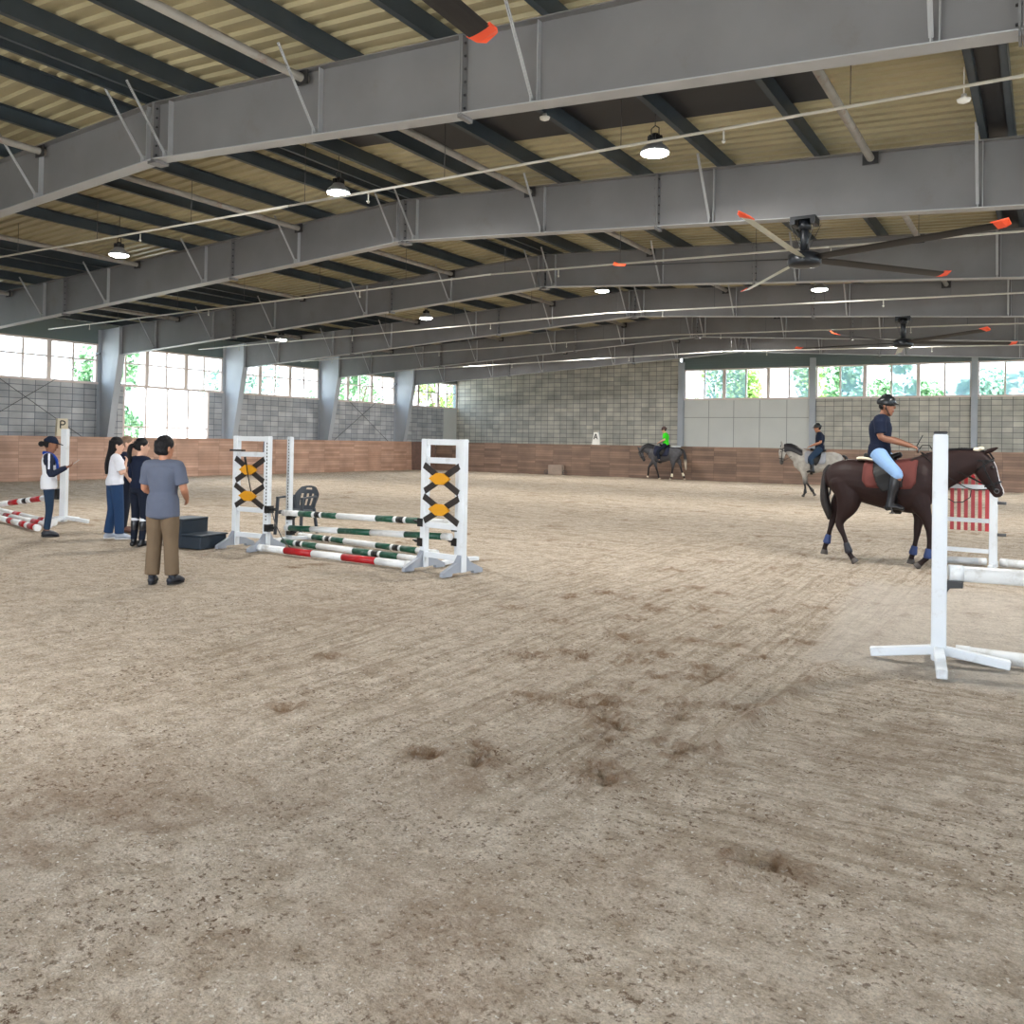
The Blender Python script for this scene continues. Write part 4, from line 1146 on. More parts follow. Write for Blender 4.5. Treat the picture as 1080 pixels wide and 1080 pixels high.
            loft(bm, nd, latv, 14, 3, (.6, .12))
        organic('shirt', bm, m_, t, vox * s, 3, top[3] if len(top) > 3 else None)
    if bottom:
        m_, wk, wa2, frac = bottom[:4]        # knee radius, ankle radius, fraction of the shin covered
        bm = bmesh.new()
        up = (J['neck'] - J['pelvis']).normalized()
        loft(bm, [tuple(J['pelvis'] - up * .05 * s) + (.12 * f, (hp + .012) * f), tuple(J['pelvis'] + up * .03 * s) + (.123 * f, (hp + .01) * f), tuple(J['pelvis'] + up * .1 * s) + (.112 * f, (hp - .012) * f)], latv, 18, 2, (.5, .2))
        for sd in 'LR':
            hi, kn, an = J['hip' + sd], J['kn' + sd], J['an' + sd]
            en = kn.lerp(an, frac)
            loft(bm, [tuple(hi + Vector((0, 0, .02)) * s) + (.105 * f, .095 * f), tuple(hi.lerp(kn, .45)) + ((wk + .018) * f, (wk + .014) * f), tuple(kn) + (wk * f, wk * f), tuple(kn.lerp(en, .5)) + ((wk + wa2) / 2 * f, (wk + wa2) / 2 * f), tuple(en) + (wa2 * f, wa2 * f)], latv, 16, 3, (.4, .12))
        organic('trousers', bm, m_, t, vox * s, 3)
    if feet:
        m_, tall = feet[:2]
        for sd in 'LR':
            kn, an, to = J['kn' + sd], J['an' + sd], J['to' + sd]
            bm = bmesh.new()
            fd = (to - an); fd.z = 0; fd.normalize()
            sole = min(an.z, to.z)
            loft(bm, [tuple(an - fd * .035 * s + Vector((0, 0, -.04)) * s) + (.045 * s, .042 * s), tuple(an.lerp(to, .4) + Vector((0, 0, -.0)) * s) + (.043 * s, .046 * s), tuple(to) + (.033 * s, .046 * s)], latv, 14, 3, (.9, .9))
            if tall: loft(bm, [tuple(an + Vector((0, 0, -.03)) * s) + (.047 * f, .045 * f), tuple(an.lerp(kn, .25)) + (.048 * f, .048 * f), tuple(an.lerp(kn, .65)) + (.064 * f, .062 * f), tuple(an.lerp(kn, tall)) + (.062 * f, .06 * f)], latv, 14, 3, (.5, .15))
            else: loft(bm, [tuple(an + Vector((0, 0, -.03)) * s) + (.046 * s, .044 * s), tuple(an + Vector((0, 0, .02)) * s) + (.044 * s, .042 * s)], latv, 12, 1, (.5, .3))
            if groundfeet:
                for v in bm.verts: v.co.z = max(v.co.z, .004)
            o = organic('boot' if tall else 'shoe', bm, m_, t, vox * s * .9, 2)
            if groundfeet and not tall:
                bm = bmesh.new(); c = an.lerp(to, .38)
                an2 = math.atan2(fd.y, fd.x)
                for z_ in (0, .022 * s):
                    pass
                pl = [(.0 + .135 * s * math.cos(q), .046 * s * math.sin(q)) for q in np.linspace(0, 2 * PI, 18)[:-1]]
                pl = [(c.x + a_ * math.cos(an2) - b_ * math.sin(an2), c.y + a_ * math.sin(an2) + b_ * math.cos(an2)) for a_, b_ in pl]
                prism(bm, pl, 'z', 0, .02 * s); obj('sole', bm, feet[2] if len(feet) > 2 else M['black'], o)
    if gloves:
        for sd in gloves[1]:
            bm = bmesh.new(); wr, el = J['wr' + sd], J['el' + sd]
            hc, hn = hands[0 if sd == 'L' else 1]
            hand(bm, wr, (wr - el), hn, (latv * (-1 if sd == 'L' else 1)) + Vector((.5, 0, .5)), s * 1.12, hc)
            organic('glove', bm, gloves[0], t, vox * s * .9, 1)
    if hair: hair(t, hm, hs, J)
    if extra: extra(t, hm, s, J, latv)
    return t
def hcap(bm, hm, s, g=.012, low=-.03, front=.055):
    """hair over the skull"""
    P = lambda x, y, z: tuple(hm @ Vector((x * s, y * s, z * s)))
    lat = hm.to_3x3() @ Vector((0, 1, 0))
    loft(bm, [P(-.045, 0, low) + ((.055 + g) * s, (.056 + g) * s), P(-.028, 0, .0) + ((.07 + g) * s, (.066 + g) * s), P(-.02, 0, .03) + ((.078 + g) * s, (.071 + g) * s),
              P(-.006, 0, .062) + ((.086 + g) * s, (.07 + g) * s), P(-.006, 0, .095) + ((.062 + g) * s, (.05 + g) * s)], lat, 18, 3, (.4, .75))
def hair_short(t, hm, s, J, m=None):
    bm = bmesh.new(); hcap(bm, hm, s, .017, -.045)
    organic('hair', bm, M['hair'], t, .008 * s, 1)
def hair_long(col, length=.42, side=1):
    def f(t, hm, s, J):
        bm = bmesh.new(); hcap(bm, hm, s, .016, -.05)
        P = lambda x, y, z: tuple(hm @ Vector((x * s, y * s, z * s)))
        lat = hm.to_3x3() @ Vector((0, 1, 0))
        loft(bm, [P(-.04, 0, .03) + (.07 * s, .08 * s), P(-.06, 0, -.06) + (.06 * s, .082 * s), P(-.095, 0, -.16) + (.045 * s, .09 * s), P(-.125, .0, -.28) + (.035 * s, .085 * s), P(-.13, 0, -.28 - length * .3) + (.022 * s, .055 * s)], lat, 16, 3)
        organic('hair', bm, M[col], t, .008 * s, 2)
    return f
def hair_pony(col):
    def f(t, hm, s, J):
        bm = bmesh.new(); hcap(bm, hm, s, .012, -.03)
        P = lambda x, y, z: tuple(hm @ Vector((x * s, y * s, z * s)))
        lat = hm.to_3x3() @ Vector((0, 1, 0))
        loft(bm, [P(-.095, 0, .03) + (.022 * s, .022 * s), P(-.135, .0, .02) + (.03 * s, .03 * s), P(-.155, .01, -.06) + (.034 * s, .036 * s), P(-.15, .015, -.15) + (.028 * s, .03 * s), P(-.14, .02, -.22) + (.012 * s, .014 * s)], lat, 12, 3)
        organic('hair', bm, M[col], t, .008 * s, 1)
    return f
def cap_bun(m_cap):
    def f(t, hm, s, J):
        P = lambda x, y, z: tuple(hm @ Vector((x * s, y * s, z * s)))
        lat = hm.to_3x3() @ Vector((0, 1, 0))
        bm = bmesh.new(); hcap(bm, hm, s, .008, -.035)
        ell(bm, P(-.125, 0, -.015), (.045 * s, .045 * s, .045 * s)); organic('hair', bm, M['hair'], t, .008 * s, 1)
        bm = bmesh.new()
        loft(bm, [P(-.008, 0, .035) + (.106 * s, .088 * s), P(-.006, 0, .07) + (.1 * s, .082 * s), P(-.008, 0, .105) + (.07 * s, .06 * s)], lat, 18, 3, (.1, .5))
        loft(bm, [P(.07, 0, .04) + (.012 * s, .07 * s), P(.13, 0, .035) + (.008 * s, .062 * s), P(.165, 0, .028) + (.007 * s, .04 * s)], lat, 14, 2, (.5, .5))
        organic('cap', bm, m_cap, t, .007 * s, 2)
    return f
def helmet(m_, strap=True):
    def f(t, hm, s, J):
        P = lambda x, y, z: tuple(hm @ Vector((x * s, y * s, z * s)))
        lat = hm.to_3x3() @ Vector((0, 1, 0))
        bm = bmesh.new(); hcap(bm, hm, s, .006, -.035); organic('hair', bm, M['hair'], t, .009 * s, 1)
        bm = bmesh.new()
        loft(bm, [P(-.012, 0, .012) + (.112 * s, .098 * s), P(-.008, 0, .05) + (.12 * s, .102 * s), P(-.008, 0, .09) + (.108 * s, .09 * s), P(-.012, 0, .125) + (.066 * s, .055 * s)], lat, 20, 3, (.15, .6))
        loft(bm, [P(.085, 0, .03) + (.014 * s, .075 * s), P(.13, 0, .022) + (.009 * s, .055 * s), P(.15, 0, .018) + (.007 * s, .035 * s)], lat, 14, 2, (.5, .5))
        h = organic('helmet', bm, m_, t, .007 * s, 2)
        if strap:
            bm = bmesh.new()
            for sg in (-1, 1):
                wire(bm, [P(.0, sg * .082, .02), P(.02, sg * .078, -.05), P(.045, sg * .045, -.11), P(.05, 0, -.125)], .006 * s, 6)
                wire(bm, [P(-.06, sg * .07, .01), P(.02, sg * .079, -.05)], .005 * s, 6)
            obj('chin_strap', bm, M['black'], h)
    return f
cloth = lambda n, c, b=.5: mat(n, c, .85, 0, .06, 5, bump=b, bscale=9, spec=.2)
M['c_grey'] = cloth('grey_blue_shirt', rgb(86, 92, 108)); M['c_khaki'] = cloth('khaki_trousers', rgb(104, 88, 70), .8)
M['c_white'] = cloth('white_tshirt', rgb(214, 216, 224)); M['c_jeans'] = cloth('blue_jeans', rgb(38, 62, 96), .8)
M['c_navy'] = cloth('navy_cloth', rgb(22, 30, 50)); M['c_dark'] = cloth('dark_breeches', rgb(24, 30, 44)); M['c_teal'] = cloth('slate_blue_breeches', rgb(40, 58, 80))
M['c_green'] = cloth('bright_green_shirt', rgb(60, 205, 40)); M['c_lblue'] = cloth('light_blue_breeches', rgb(132, 164, 204)); M['c_shirt'] = attr_mat('two_tone_shirt', rough=.85, bump=.4, bscale=9)
M['capm'] = cloth('dark_navy_cap', rgb(24, 32, 50)); M['towel'] = cloth('blue_towel', rgb(28, 62, 150)); M['helm'] = mat('black_helmet', rgb(20, 24, 28), .3)
M['wsole'] = mat('white_sole', rgb(200, 200, 200), .6); M['shoe'] = mat('dark_shoe', rgb(26, 30, 40), .5); M['sneaker'] = mat('grey_white_sneaker', rgb(160, 168, 182), .6)

HIDP, NAVP = (-13.72, 9.45, 0), (-11.78, 8.36, 0)
# man seen from behind
person('man seen from behind in grey short-sleeved shirt and khaki trousers', (-8.66, 6.45, 0), R(118), .975,
       J=dict(elL=(.02, .235, 1.12), wrL=(.2, .12, 1.03), elR=(.0, -.25, 1.12), wrR=(.19, -.2, 1.0), anL=(-.03, .10, .085), anR=(.0, -.13, .085), toL=(.13, .14, .03), toR=(.15, -.18, .03)), tone='tan',
       top=(M['c_grey'], 'short', .14), bottom=(M['c_khaki'], .078, .075, .93), feet=(M['shoe'], 0, M['black']), hair=hair_short, head=(R(-28), 0), hands=((.8, (0, -1, 0)), (.5, (0, 1, 0))), slim_=1.1)
# woman in the cap
def raglan(co):
    c = np.tile(L3(222, 224, 230), (len(co), 1)); q = co / .95
    lim = np.where(q[:, 2] > 1.25, .115, np.where(q[:, 2] > 1.07, .155, .186))
    c[((np.abs(q[:, 1]) > lim) | ((q[:, 0] > .15) & (q[:, 2] > 1.0))) & (q[:, 2] > .9)] = L3(22, 30, 52)
    c[(np.abs(q[:, 1]) > .15) & (np.abs(q[:, 0] + .0) < .014) & (q[:, 2] > 1.18)] = L3(214, 220, 232)
    return c
def cap_extra(t, hm, s, J, lat):
    bm = bmesh.new()
    loft(bm, [tuple(J['neck'] + Vector((-.05, .04, .03)) * s) + (.03 * s, .04 * s), tuple(J['neck'] + Vector((.04, .075, .0)) * s) + (.035 * s, .045 * s), tuple(J['neck'] + Vector((.125, .075, -.1)) * s) + (.028 * s, .055 * s), tuple(J['neck'] + Vector((.15, .075, -.26)) * s) + (.02 * s, .05 * s)], lat, 12, 3)
    loft(bm, [tuple(J['neck'] + Vector((-.05, -.04, .03)) * s) + (.03 * s, .04 * s), tuple(J['neck'] + Vector((.04, -.075, .0)) * s) + (.035 * s, .045 * s), tuple(J['neck'] + Vector((.125, -.075, -.1)) * s) + (.028 * s, .055 * s), tuple(J['neck'] + Vector((.15, -.075, -.3)) * s) + (.02 * s, .05 * s)], lat, 12, 3)
    ell(bm, tuple(J['neck'] + Vector((-.065, 0, .03)) * s), (.035 * s, .06 * s, .035 * s))
    organic('towel', bm, M['towel'], t, .008, 1)
person('woman in dark cap and white shirt with navy sleeves, looking at a phone', (-14.1, 8.3, 0), R(58), .955, girl=True,
       J=dict(elL=(.05, .2, 1.1), wrL=(.27, .1, 1.2), elR=(.03, -.2, 1.08), wrR=(.27, -.13, 1.2), hipL=(0, .075, .91), hipR=(0, -.075, .91), knL=(.02, .07, .49), knR=(.02, -.07, .49), anL=(-.03, .06, .085), anR=(-.01, -.07, .085), toL=(.13, .07, .03), toR=(.15, -.08, .03)), tone='brown',
       top=(M['c_shirt'], 'long', .1, raglan), bottom=(M['c_teal'], .062, .045, .9), feet=(M['shoe'], 0, M['black']), hair=cap_bun(M['capm']), head=(0, R(12)), hands=((.5, (0, -.3, 1)), (.6, (0, .3, 1))), extra=cap_extra)
t = thing('mobile_phone', 'small phone held up by the woman in the dark cap', 'phone', (-13.87, 8.61, 1.215), R(58))
bm = bmesh.new(); bar(bm, (-.05, 0, -.03), (.06, 0, .06), .072, .009); bevel_all(bm, .003); obj('case', bm, mat('pale_phone', rgb(214, 206, 200), .4), t)
bm = bmesh.new(); bar(bm, (-.043, 0, -.018), (.052, 0, .06), .064, .003, ); obj('screen', bm, M['black'], t)
# woman in white t-shirt
def tie(t, hm, s, J, lat): 
    bm = bmesh.new(); ell(bm, tuple(hm @ Vector((-.07 * s, -.01, .085 * s))), (.03 * s, .045 * s, .02 * s)); organic('hair_clip', bm, M['cream'], t, .008, 1)
person('woman in white T-shirt and blue jeans with long dark hair', (-13.0, 8.76, 0), R(72), .955, girl=True,
       J=dict(elL=(.05, .2, 1.13), wrL=(.17, .0, 1.16), elR=(.06, -.2, 1.13), wrR=(.14, -.1, 1.3), knL=(.0, .1, .49), knR=(.05, -.1, .49), anL=(-.06, .11, .085), anR=(.06, -.12, .085), toL=(.09, .13, .03), toR=(.22, -.15, .03)), tone='fair',
       top=(M['c_white'], 'short', .0), bottom=(M['c_jeans'], .076, .07, .96), feet=(M['sneaker'], 0, M['wsole']), hair=hair_long('hair'), head=(R(-8), 0), hands=((.6, (0, -1, .2)), (.6, (0, .6, .6))), extra=tie, slim_=1.08)
# woman mostly hidden
person('brown-haired person in dark clothes mostly hidden between the two women', HIDP, R(50), .97, girl=True,
       J=dict(elL=(.03, .2, 1.12), wrL=(.16, .08, 1.0), elR=(.0, -.2, 1.12), wrR=(.1, -.15, .92)), tone='fair',
       top=(M['c_navy'], 'short', .05), bottom=(M['c_dark'], .065, .05, .95), feet=(mat('brown_shoe', rgb(90, 60, 50), .5), 0), hair=hair_pony('hair_brown'), head=(0, 0))
# woman with ponytail, navy
def boot_band(t, hm, s, J, lat):
    for sd in 'LR':
        bm = bmesh.new(); p = J['kn' + sd].lerp(J['an' + sd], .12)
        loft(bm, [tuple(p + Vector((0, 0, .022)) * s) + (.064 * s, .062 * s), tuple(p - Vector((0, 0, .022)) * s) + (.066 * s, .064 * s)], lat, 16, 1, (.15, .15)); organic('boot_band', bm, M['c_white'], t, .008, 1)
person('woman with dark ponytail in navy top, breeches and tall black boots', NAVP, R(95), .955, girl=True,
       J=dict(elL=(.0, .2, 1.14), wrL=(.18, .08, 1.08), elR=(.0, -.2, 1.14), wrR=(.18, -.08, 1.08), anL=(-.02, .09, .085), anR=(-.02, -.085, .085)), tone='fair',
       top=(M['c_navy'], 'elbow', -.02), bottom=(M['c_dark'], .064, .05, .9), feet=(M['boot'], .8), hair=hair_pony('hair'), head=(R(-30), 0), hands=((.6, (0, -1, 0)), (.6, (0, 1, 0))), extra=boot_band, slim_=1.03)

# ================================================================== HORSES
def horse(lab, loc, rz, sc, neck, head, legs, coat, tail, mane_m, tail_m, hoof_m, vox=.014, boots=None, tack=None, ears=None, group=None):
    """local frame x forward, z up. neck/head: lists (x,z,r,w); legs: dict name->(y, nodes(x,z,r,w))"""
    t = thing('horse', lab, 'horse', loc, rz, group)
    bm = bmesh.new()
    tr = [(-.80, 1.36, 1.08, .09), (-.72, 1.465, 1.0, .19), (-.52, 1.54, .94, .27), (-.3, 1.525, .90, .285), (-.1, 1.495, .85, .295), (.1, 1.50, .80, .30), (.3, 1.545, .775, .28), (.45, 1.575, .77, .25), (.58, 1.48, .83, .21), (.67, 1.34, .95, .13)]
    loft(bm, [(x, 0, (a + b) / 2, (a - b) / 2, w) for x, a, b, w in tr], (0, 1, 0), 24, 3, (.6, .8))
    loft(bm, [(x, 0, z, r, w) for x, z, r, w in neck], (0, 1, 0), 20, 3)
    loft(bm, [(x, 0, z, r, w) for x, z, r, w in head], (0, 1, 0), 18, 3, (.8, .8))
    # cheek
    for y, nodes in legs.values():
        loft(bm, [(x, y + (yo[0] if yo else 0), z, r, w) for x, z, r, w, *yo in nodes], (0, 1, 0), 14, 3, (1, .3))
    hd = head
    p0, p1 = Vector((hd[0][0], 0, hd[0][1])), Vector((hd[-1][0], 0, hd[-1][1]))
    ax = (p1 - p0).normalized(); fr = Vector((ax.z * -1, 0, ax.x)) # towards the forehead side
    if fr.x < 0: fr = -fr
    for sg in (-1, 1):
        b = p0 + fr * .07 - ax * .06 + Vector((0, sg * .055, 0)); up = (-ax * .8 + fr * .25 + Vector((0, sg * .25, 0))).normalized()
        if ears: up = (Vector(ears) + Vector((0, sg * .25, 0))).normalized()
        loft(bm, [tuple(b) + (.03, .022), tuple(b + up * .06) + (.034, .024), tuple(b + up * .13) + (.02, .012), tuple(b + up * .17) + (.007, .006)], (0, 1, 0), 10, 2)
        # nostril and eye ridge
        e = p0.lerp(p1, .3) + fr * .06 + Vector((0, sg * .075, 0)); ell(bm, tuple(e), (.03, .02, .022))
    organic('body', bm, M['coat'], t, vox, 3, lambda co: coat(co, p0, p1, ax, fr))
    for sg in (-1, 1):
        bm = bmesh.new(); e = p0.lerp(p1, .3) + fr * .062 + Vector((0, sg * .09, 0)); bmesh.ops.create_uvsphere(bm, u_segments=12, v_segments=8, radius=.02, matrix=Matrix.Translation(e)); obj('eye', bm, M['eye'], t, True)
    # hooves
    for nm, (y, nodes) in legs.items():
        q = nodes[-1]; pr = nodes[-2]; yo = q[4] if len(q) > 4 else 0
        bm = bmesh.new()
        a = Vector((pr[0], y + yo, pr[1])); b = Vector((q[0], y + yo, q[1])); d = (b - a).normalized()
        cyl(bm, b - d * .01, Vector((b.x + d.x * .06, b.y, max(b.z + d.z * .06, .005))), .044, 16, .058)
        bevel_all(bm, .004); obj('hoof', bm, hoof_m, t, True)
        if boots and nm in boots:
            bm = bmesh.new(); c0, c1 = nodes[-4], nodes[-3]
            A = Vector((c0[0], y + yo, c0[1])); B = Vector((c1[0], y + yo, c1[1]))
            loft(bm, [tuple(A.lerp(B, .45)) + (.045, .045), tuple(A.lerp(B, .75)) + (.05, .05), tuple(B) + (.058, .055), tuple(B + (B - A).normalized() * .03) + (.056, .052)], (0, 1, 0), 14, 2, (.2, .2))
            organic('leg_boot', bm, boots[nm], t, .009, 1)
    bm = bmesh.new()
    loft(bm, [(x, y, z, r, w) for x, y, z, r, w in tail], (0, 1, 0), 14, 3, (1, .6)); tl = organic('tail', bm, tail_m, t, .012, 1)
    # mane on the crest, falling to one side
    bm = bmesh.new()
    cr = [(x, z + r * .97) for x, z, r, w in neck]
    for i in range(len(cr) - 1):
        for k in range(5):
            f_ = (k + .5) / 5; x = cr[i][0] * (1 - f_) + cr[i + 1][0] * f_; z = cr[i][1] * (1 - f_) + cr[i + 1][1] * f_; w = neck[i][3] * (1 - f_) + neck[i + 1][3] * f_
            if x < .5 * 1: continue
            ln = tack.get('mane', .1) if tack else .1
            loft(bm, [(x, 0, z + .008, .035, .022), (x - .01, w * .75 + .008, z - ln * .3, .035, .014), (x - .015, w * 1.08 + .014, z - ln * .65, .035, .012), (x - .02, w * 1.1 + .016, z - ln, .03, .01)], (0, 1, 0), 8, 2)
    for k in range(3):
        b = p0 + fr * .1 - ax * .02
        loft(bm, [tuple(b - ax * .03) + (.015, .03), tuple(b + fr * .015 + ax * .07) + (.01, .02)], (0, 1, 0), 8, 1)
    organic('mane', bm, mane_m, t, .009, 1)
    if tack: tack_up(t, tack, p0, p1, ax, fr, head)
    t.scale = (sc, sc, sc)
    return t
def tack_up(t, k, p0, p1, ax, fr, head):
    # pad: a curved blanket over the back
    def side_shell(name, m, xs, zfun_lo, wfun, th, ztop=1.53, parent=t):
        bm = bmesh.new()
        rows = []
        for x in xs:
            lo = zfun_lo(x); row = []
            for q in np.linspace(-1, 1, 21):
                # angle round the barrel
                aq = q; ztp, zc = wfun(x)
                z = ztp - (ztp - lo) * abs(aq) ** 1.35
                # barrel half width at that height
                hw = 0
                zz0, zz1 = (.80, 1.50)
                u_ = np.clip((z - 1.15) / .36, -1, 1); hw = .30 * math.sqrt(max(0, 1 - abs(u_) ** 2.2)) if abs(aq) > .02 else 0
                hw = min(hw, .30) + th
                if abs(aq) < .35: hw = (.30 * math.sqrt(max(0, 1 - abs(np.clip((ztp - (ztp - lo) * .35 ** 1.35 - 1.15) / .36, -1, 1)) ** 2.2)) + th) * abs(aq) / .35
                row.append(bm.verts.new((x, math.copysign(hw, aq) if aq else 0, z + th)))
            rows.append(row)
        for A, B in zip(rows[:-1], rows[1:]):
            for i in range(20): bm.faces.new((A[i], B[i], B[i + 1], A[i + 1]))
        o = obj(name, bm, m, parent, True)
        so = o.modifiers.new('t', 'SOLIDIFY'); so.thickness = .016; so.offset = 1
        return o
    xs = np.linspace(k['pad'][0], k['pad'][1], 13)
    x0, x1 = k['pad'][:2]; zl = k['pad'][2]
    def lo(x):
        u_ = (x - x0) / (x1 - x0); e = min(u_, 1 - u_)
        return zl + .10 * max(0, 1 - e / .12) ** 2
    pd = side_shell('saddle_pad', k['padm'], xs, lo, lambda x: (1.51 + .06 * max(0, (x - .1) / .4), 0), .012)
    # saddle seat with flaps
    bm = bmesh.new()
    sx = k.get('sx', 0)
    loft(bm, [(sx - .26, 0, 1.60, .045, .13), (sx - .2, 0, 1.585, .05, .15), (sx - .05, 0, 1.565, .045, .12), (sx + .1, 0, 1.585, .045, .09), (sx + .2, 0, 1.62, .045, .08)], (0, 1, 0), 16, 3, (.8, .8))
    for sg in (-1, 1):
        loft(bm, [(sx + .0, sg * .1, 1.54, .15, .03), (sx + .04, sg * .29, 1.40, .17, .016), (sx + .12, sg * .355, 1.24, .19, .014), (sx + .16, sg * .36, 1.12, .15, .012)], (0, sg * 1, .3), 14, 3, (.3, .5))
    sd = organic('saddle', bm, k.get('saddlem', M['leather']), t, .011, 2)
    if k.get('fleece'):
        bm = bmesh.new(); loft(bm, [(sx - .36, 0, 1.55, .03, .16), (sx - .26, 0, 1.555, .03, .2), (sx - .12, 0, 1.535, .03, .2)], (0, 1, 0), 14, 2); organic('fleece_pad', bm, M['cream'], t, .011, 1)
    for sg in (-1, 1):
        bm = bmesh.new(); f = Vector(k['stirrup']); f.y *= sg
        wire(bm, [(sx + .06, sg * .3, 1.42), (f.x, f.y, f.z + .14)], .012)
        pts = [(f.x, f.y + .06 * math.sin(a), f.z + .07 - .075 * math.cos(a)) for a in np.linspace(0, 2 * PI, 13)]
        wire(bm, pts, .007); box(bm, f.x - .03, f.x + .03, f.y - .055, f.y + .055, f.z - .008, f.z + .004)
        obj('stirrup', bm, M['rod'], sd)
    # girth
    bm = bmesh.new(); pts = [(sx + .18, .31 * math.sin(a), 1.12 - .36 * math.cos(a)) for a in np.linspace(-1.5, 1.5, 15)]
    for a_, b_ in zip(pts[:-1], pts[1:]): bar(bm, a_, b_, .08, .012, up=(0, (a_[1] + b_[1]) / 2, (a_[2] + b_[2]) / 2 - 1.12))
    obj('girth', bm, M['leather'], sd)
    # bridle
    bm = bmesh.new()
    def HW(f): # radius at fraction along the head
        q = f * (len(head) - 1); i = min(int(q), len(head) - 2); u_ = q - i
        h0, h1 = head[i], head[i + 1]
        return Vector((h0[0] * (1 - u_) + h1[0] * u_, 0, h0[1] * (1 - u_) + h1[1] * u_)), h0[2] * (1 - u_) + h1[2] * u_, h0[3] * (1 - u_) + h1[3] * u_
    def hoop(f, g=.012, tilt=0.0):
        c, ra, rl = HW(f)
        pts = [c + fr * ((ra + g) * math.cos(a)) + Vector((0, (rl + g) * math.sin(a), 0)) + ax * (tilt * math.cos(a)) for a in np.linspace(0, 2 * PI, 19)]
        for a_, b_ in zip(pts[:-1], pts[1:]): bar(bm, a_, b_, .022, .008, up=((a_ + b_) / 2 - c))
    hoop(.62); hoop(.2, .012, -.05); hoop(.08, .014, .05)
    for sg in (-1, 1):
        pts = []
        for f in np.linspace(.08, .82, 7):
            c, ra, rl = HW(f); pts.append(c + Vector((0, sg * (rl + .012), 0)))
        for a_, b_ in zip(pts[:-1], pts[1:]): bar(bm, a_, b_, .02, .008, up=(0, 1, 0))
    c, ra, rl = HW(.82)
    obj('bridle', bm, M['leather'], t)
    bm = bmesh.new()
    for sg in (-1, 1):
        pts = [c + Vector((.03 * math.cos(a), sg * (rl + .02), .03 * math.sin(a))) for a in np.linspace(0, 2 * PI, 11)]; wire(bm, pts, .006)
    obj('bit_ring', bm, M['rod'], t)
    hnd = Vector(k['hands'])
    bm = bmesh.new()
    for sg in (-1, 1):
        a = c + Vector((0, sg * (rl + .02), 0)); b = Vector((hnd.x, sg * hnd.y, hnd.z)); m_ = a.lerp(b, .45) + Vector((0, sg * .06, -k.get('sag', .05)))
        pts = [a * (1 - q) ** 2 + m_ * 2 * q * (1 - q) + b * q * q for q in np.linspace(0, 1, 11)]
        wire(bm, pts, .007, 6)
    for loop_ in k.get('loops', []):
        wire(bm, [Vector(p) for p in loop_], .007, 6)
    obj('rein', bm, M['leather'], t)

def dark_bay(co, p0, p1, ax, fr):
    c = np.tile(L3(38, 23, 22), (len(co), 1))
    z = co[:, 2]; w = np.clip((.75 - z) / .4, 0, 1)[:, None]
    c = c * (1 - w * .45) + L3(20, 14, 14) * w * .45
    q = co - np.array(p0); s_ = q @ np.array(ax); f_ = q @ np.array(fr)
    blz = (s_ > .06) & (s_ < .66) & (f_ > .035) & (np.abs(co[:, 1]) < .022)
    c[blz] = L3(222, 220, 222)
    c[(s_ > .5) & (s_ < .6) & (np.abs(co[:, 1]) < .03) & (f_ > .02)] = L3(205, 198, 196)
    return c
neck1 = [(.40, 1.27, .30, .18), (.60, 1.345, .295, .15), (.80, 1.43, .262, .12), (1.0, 1.505, .21, .1), (1.16, 1.555, .155, .085), (1.28, 1.57, .115, .075)]
head1 = [(1.27, 1.60, .09, .07), (1.285, 1.52, .13, .09), (1.31, 1.42, .142, .095), (1.36, 1.31, .118, .075), (1.41, 1.21, .092, .06), (1.45, 1.14, .084, .058), (1.465, 1.1, .075, .055)]
def hind(y, P):  # P: hip.. hoof nodes
    return (y, P)
legs1 = dict(
    hind_near=(-.14, [(-.52, 1.22, .25, .13), (-.47, 1.0, .2, .125), (-.5, .82, .15, .1), (-.575, .66, .082, .055), (-.60, .55, .06, .045), (-.53, .38, .036, .032), (-.47, .18, .042, .038), (-.43, .10, .036, .034), (-.40, .06, .046, .044)]),
    hind_far=(.14, [(-.54, 1.22, .24, .12), (-.56, 1.02, .18, .12), (-.66, .86, .14, .095), (-.735, .72, .08, .055), (-.75, .63, .058, .044), (-.80, .45, .035, .032), (-.84, .27, .042, .038), (-.87, .18, .036, .034), (-.875, .13, .046, .042)]),
    fore_far=(.13, [(.40, 1.12, .2, .11), (.44, .9, .15, .095), (.455, .72, .085, .07), (.43, .56, .056, .05), (.425, .5, .05, .045), (.405, .36, .034, .032), (.375, .2, .042, .038), (.355, .13, .036, .034), (.35, .09, .046, .042)]),
    fore_near=(-.13, [(.42, 1.12, .2, .11), (.5, .9, .14, .095), (.575, .74, .08, .066), (.615, .58, .056, .05), (.625, .52, .052, .046), (.62, .37, .034, .032), (.60, .19, .042, .038), (.54, .11, .036, .034), (.49, .06, .046, .044)]))
bb = mat('blue_leg_boot', rgb(36, 56, 104), .5, 0, .08, 10); kb = mat('black_leg_boot', rgb(24, 24, 34), .5)
tail1 = [(-.79, 0, 1.42, .035, .04), (-.84, 0, 1.33, .045, .05), (-.86, 0, 1.12, .055, .07), (-.845, 0, .9, .07, .075), (-.80, 0, .74, .06, .06), (-.79, 0, .62, .02, .02)]
H1X, H1Y = -2.02, 13.8
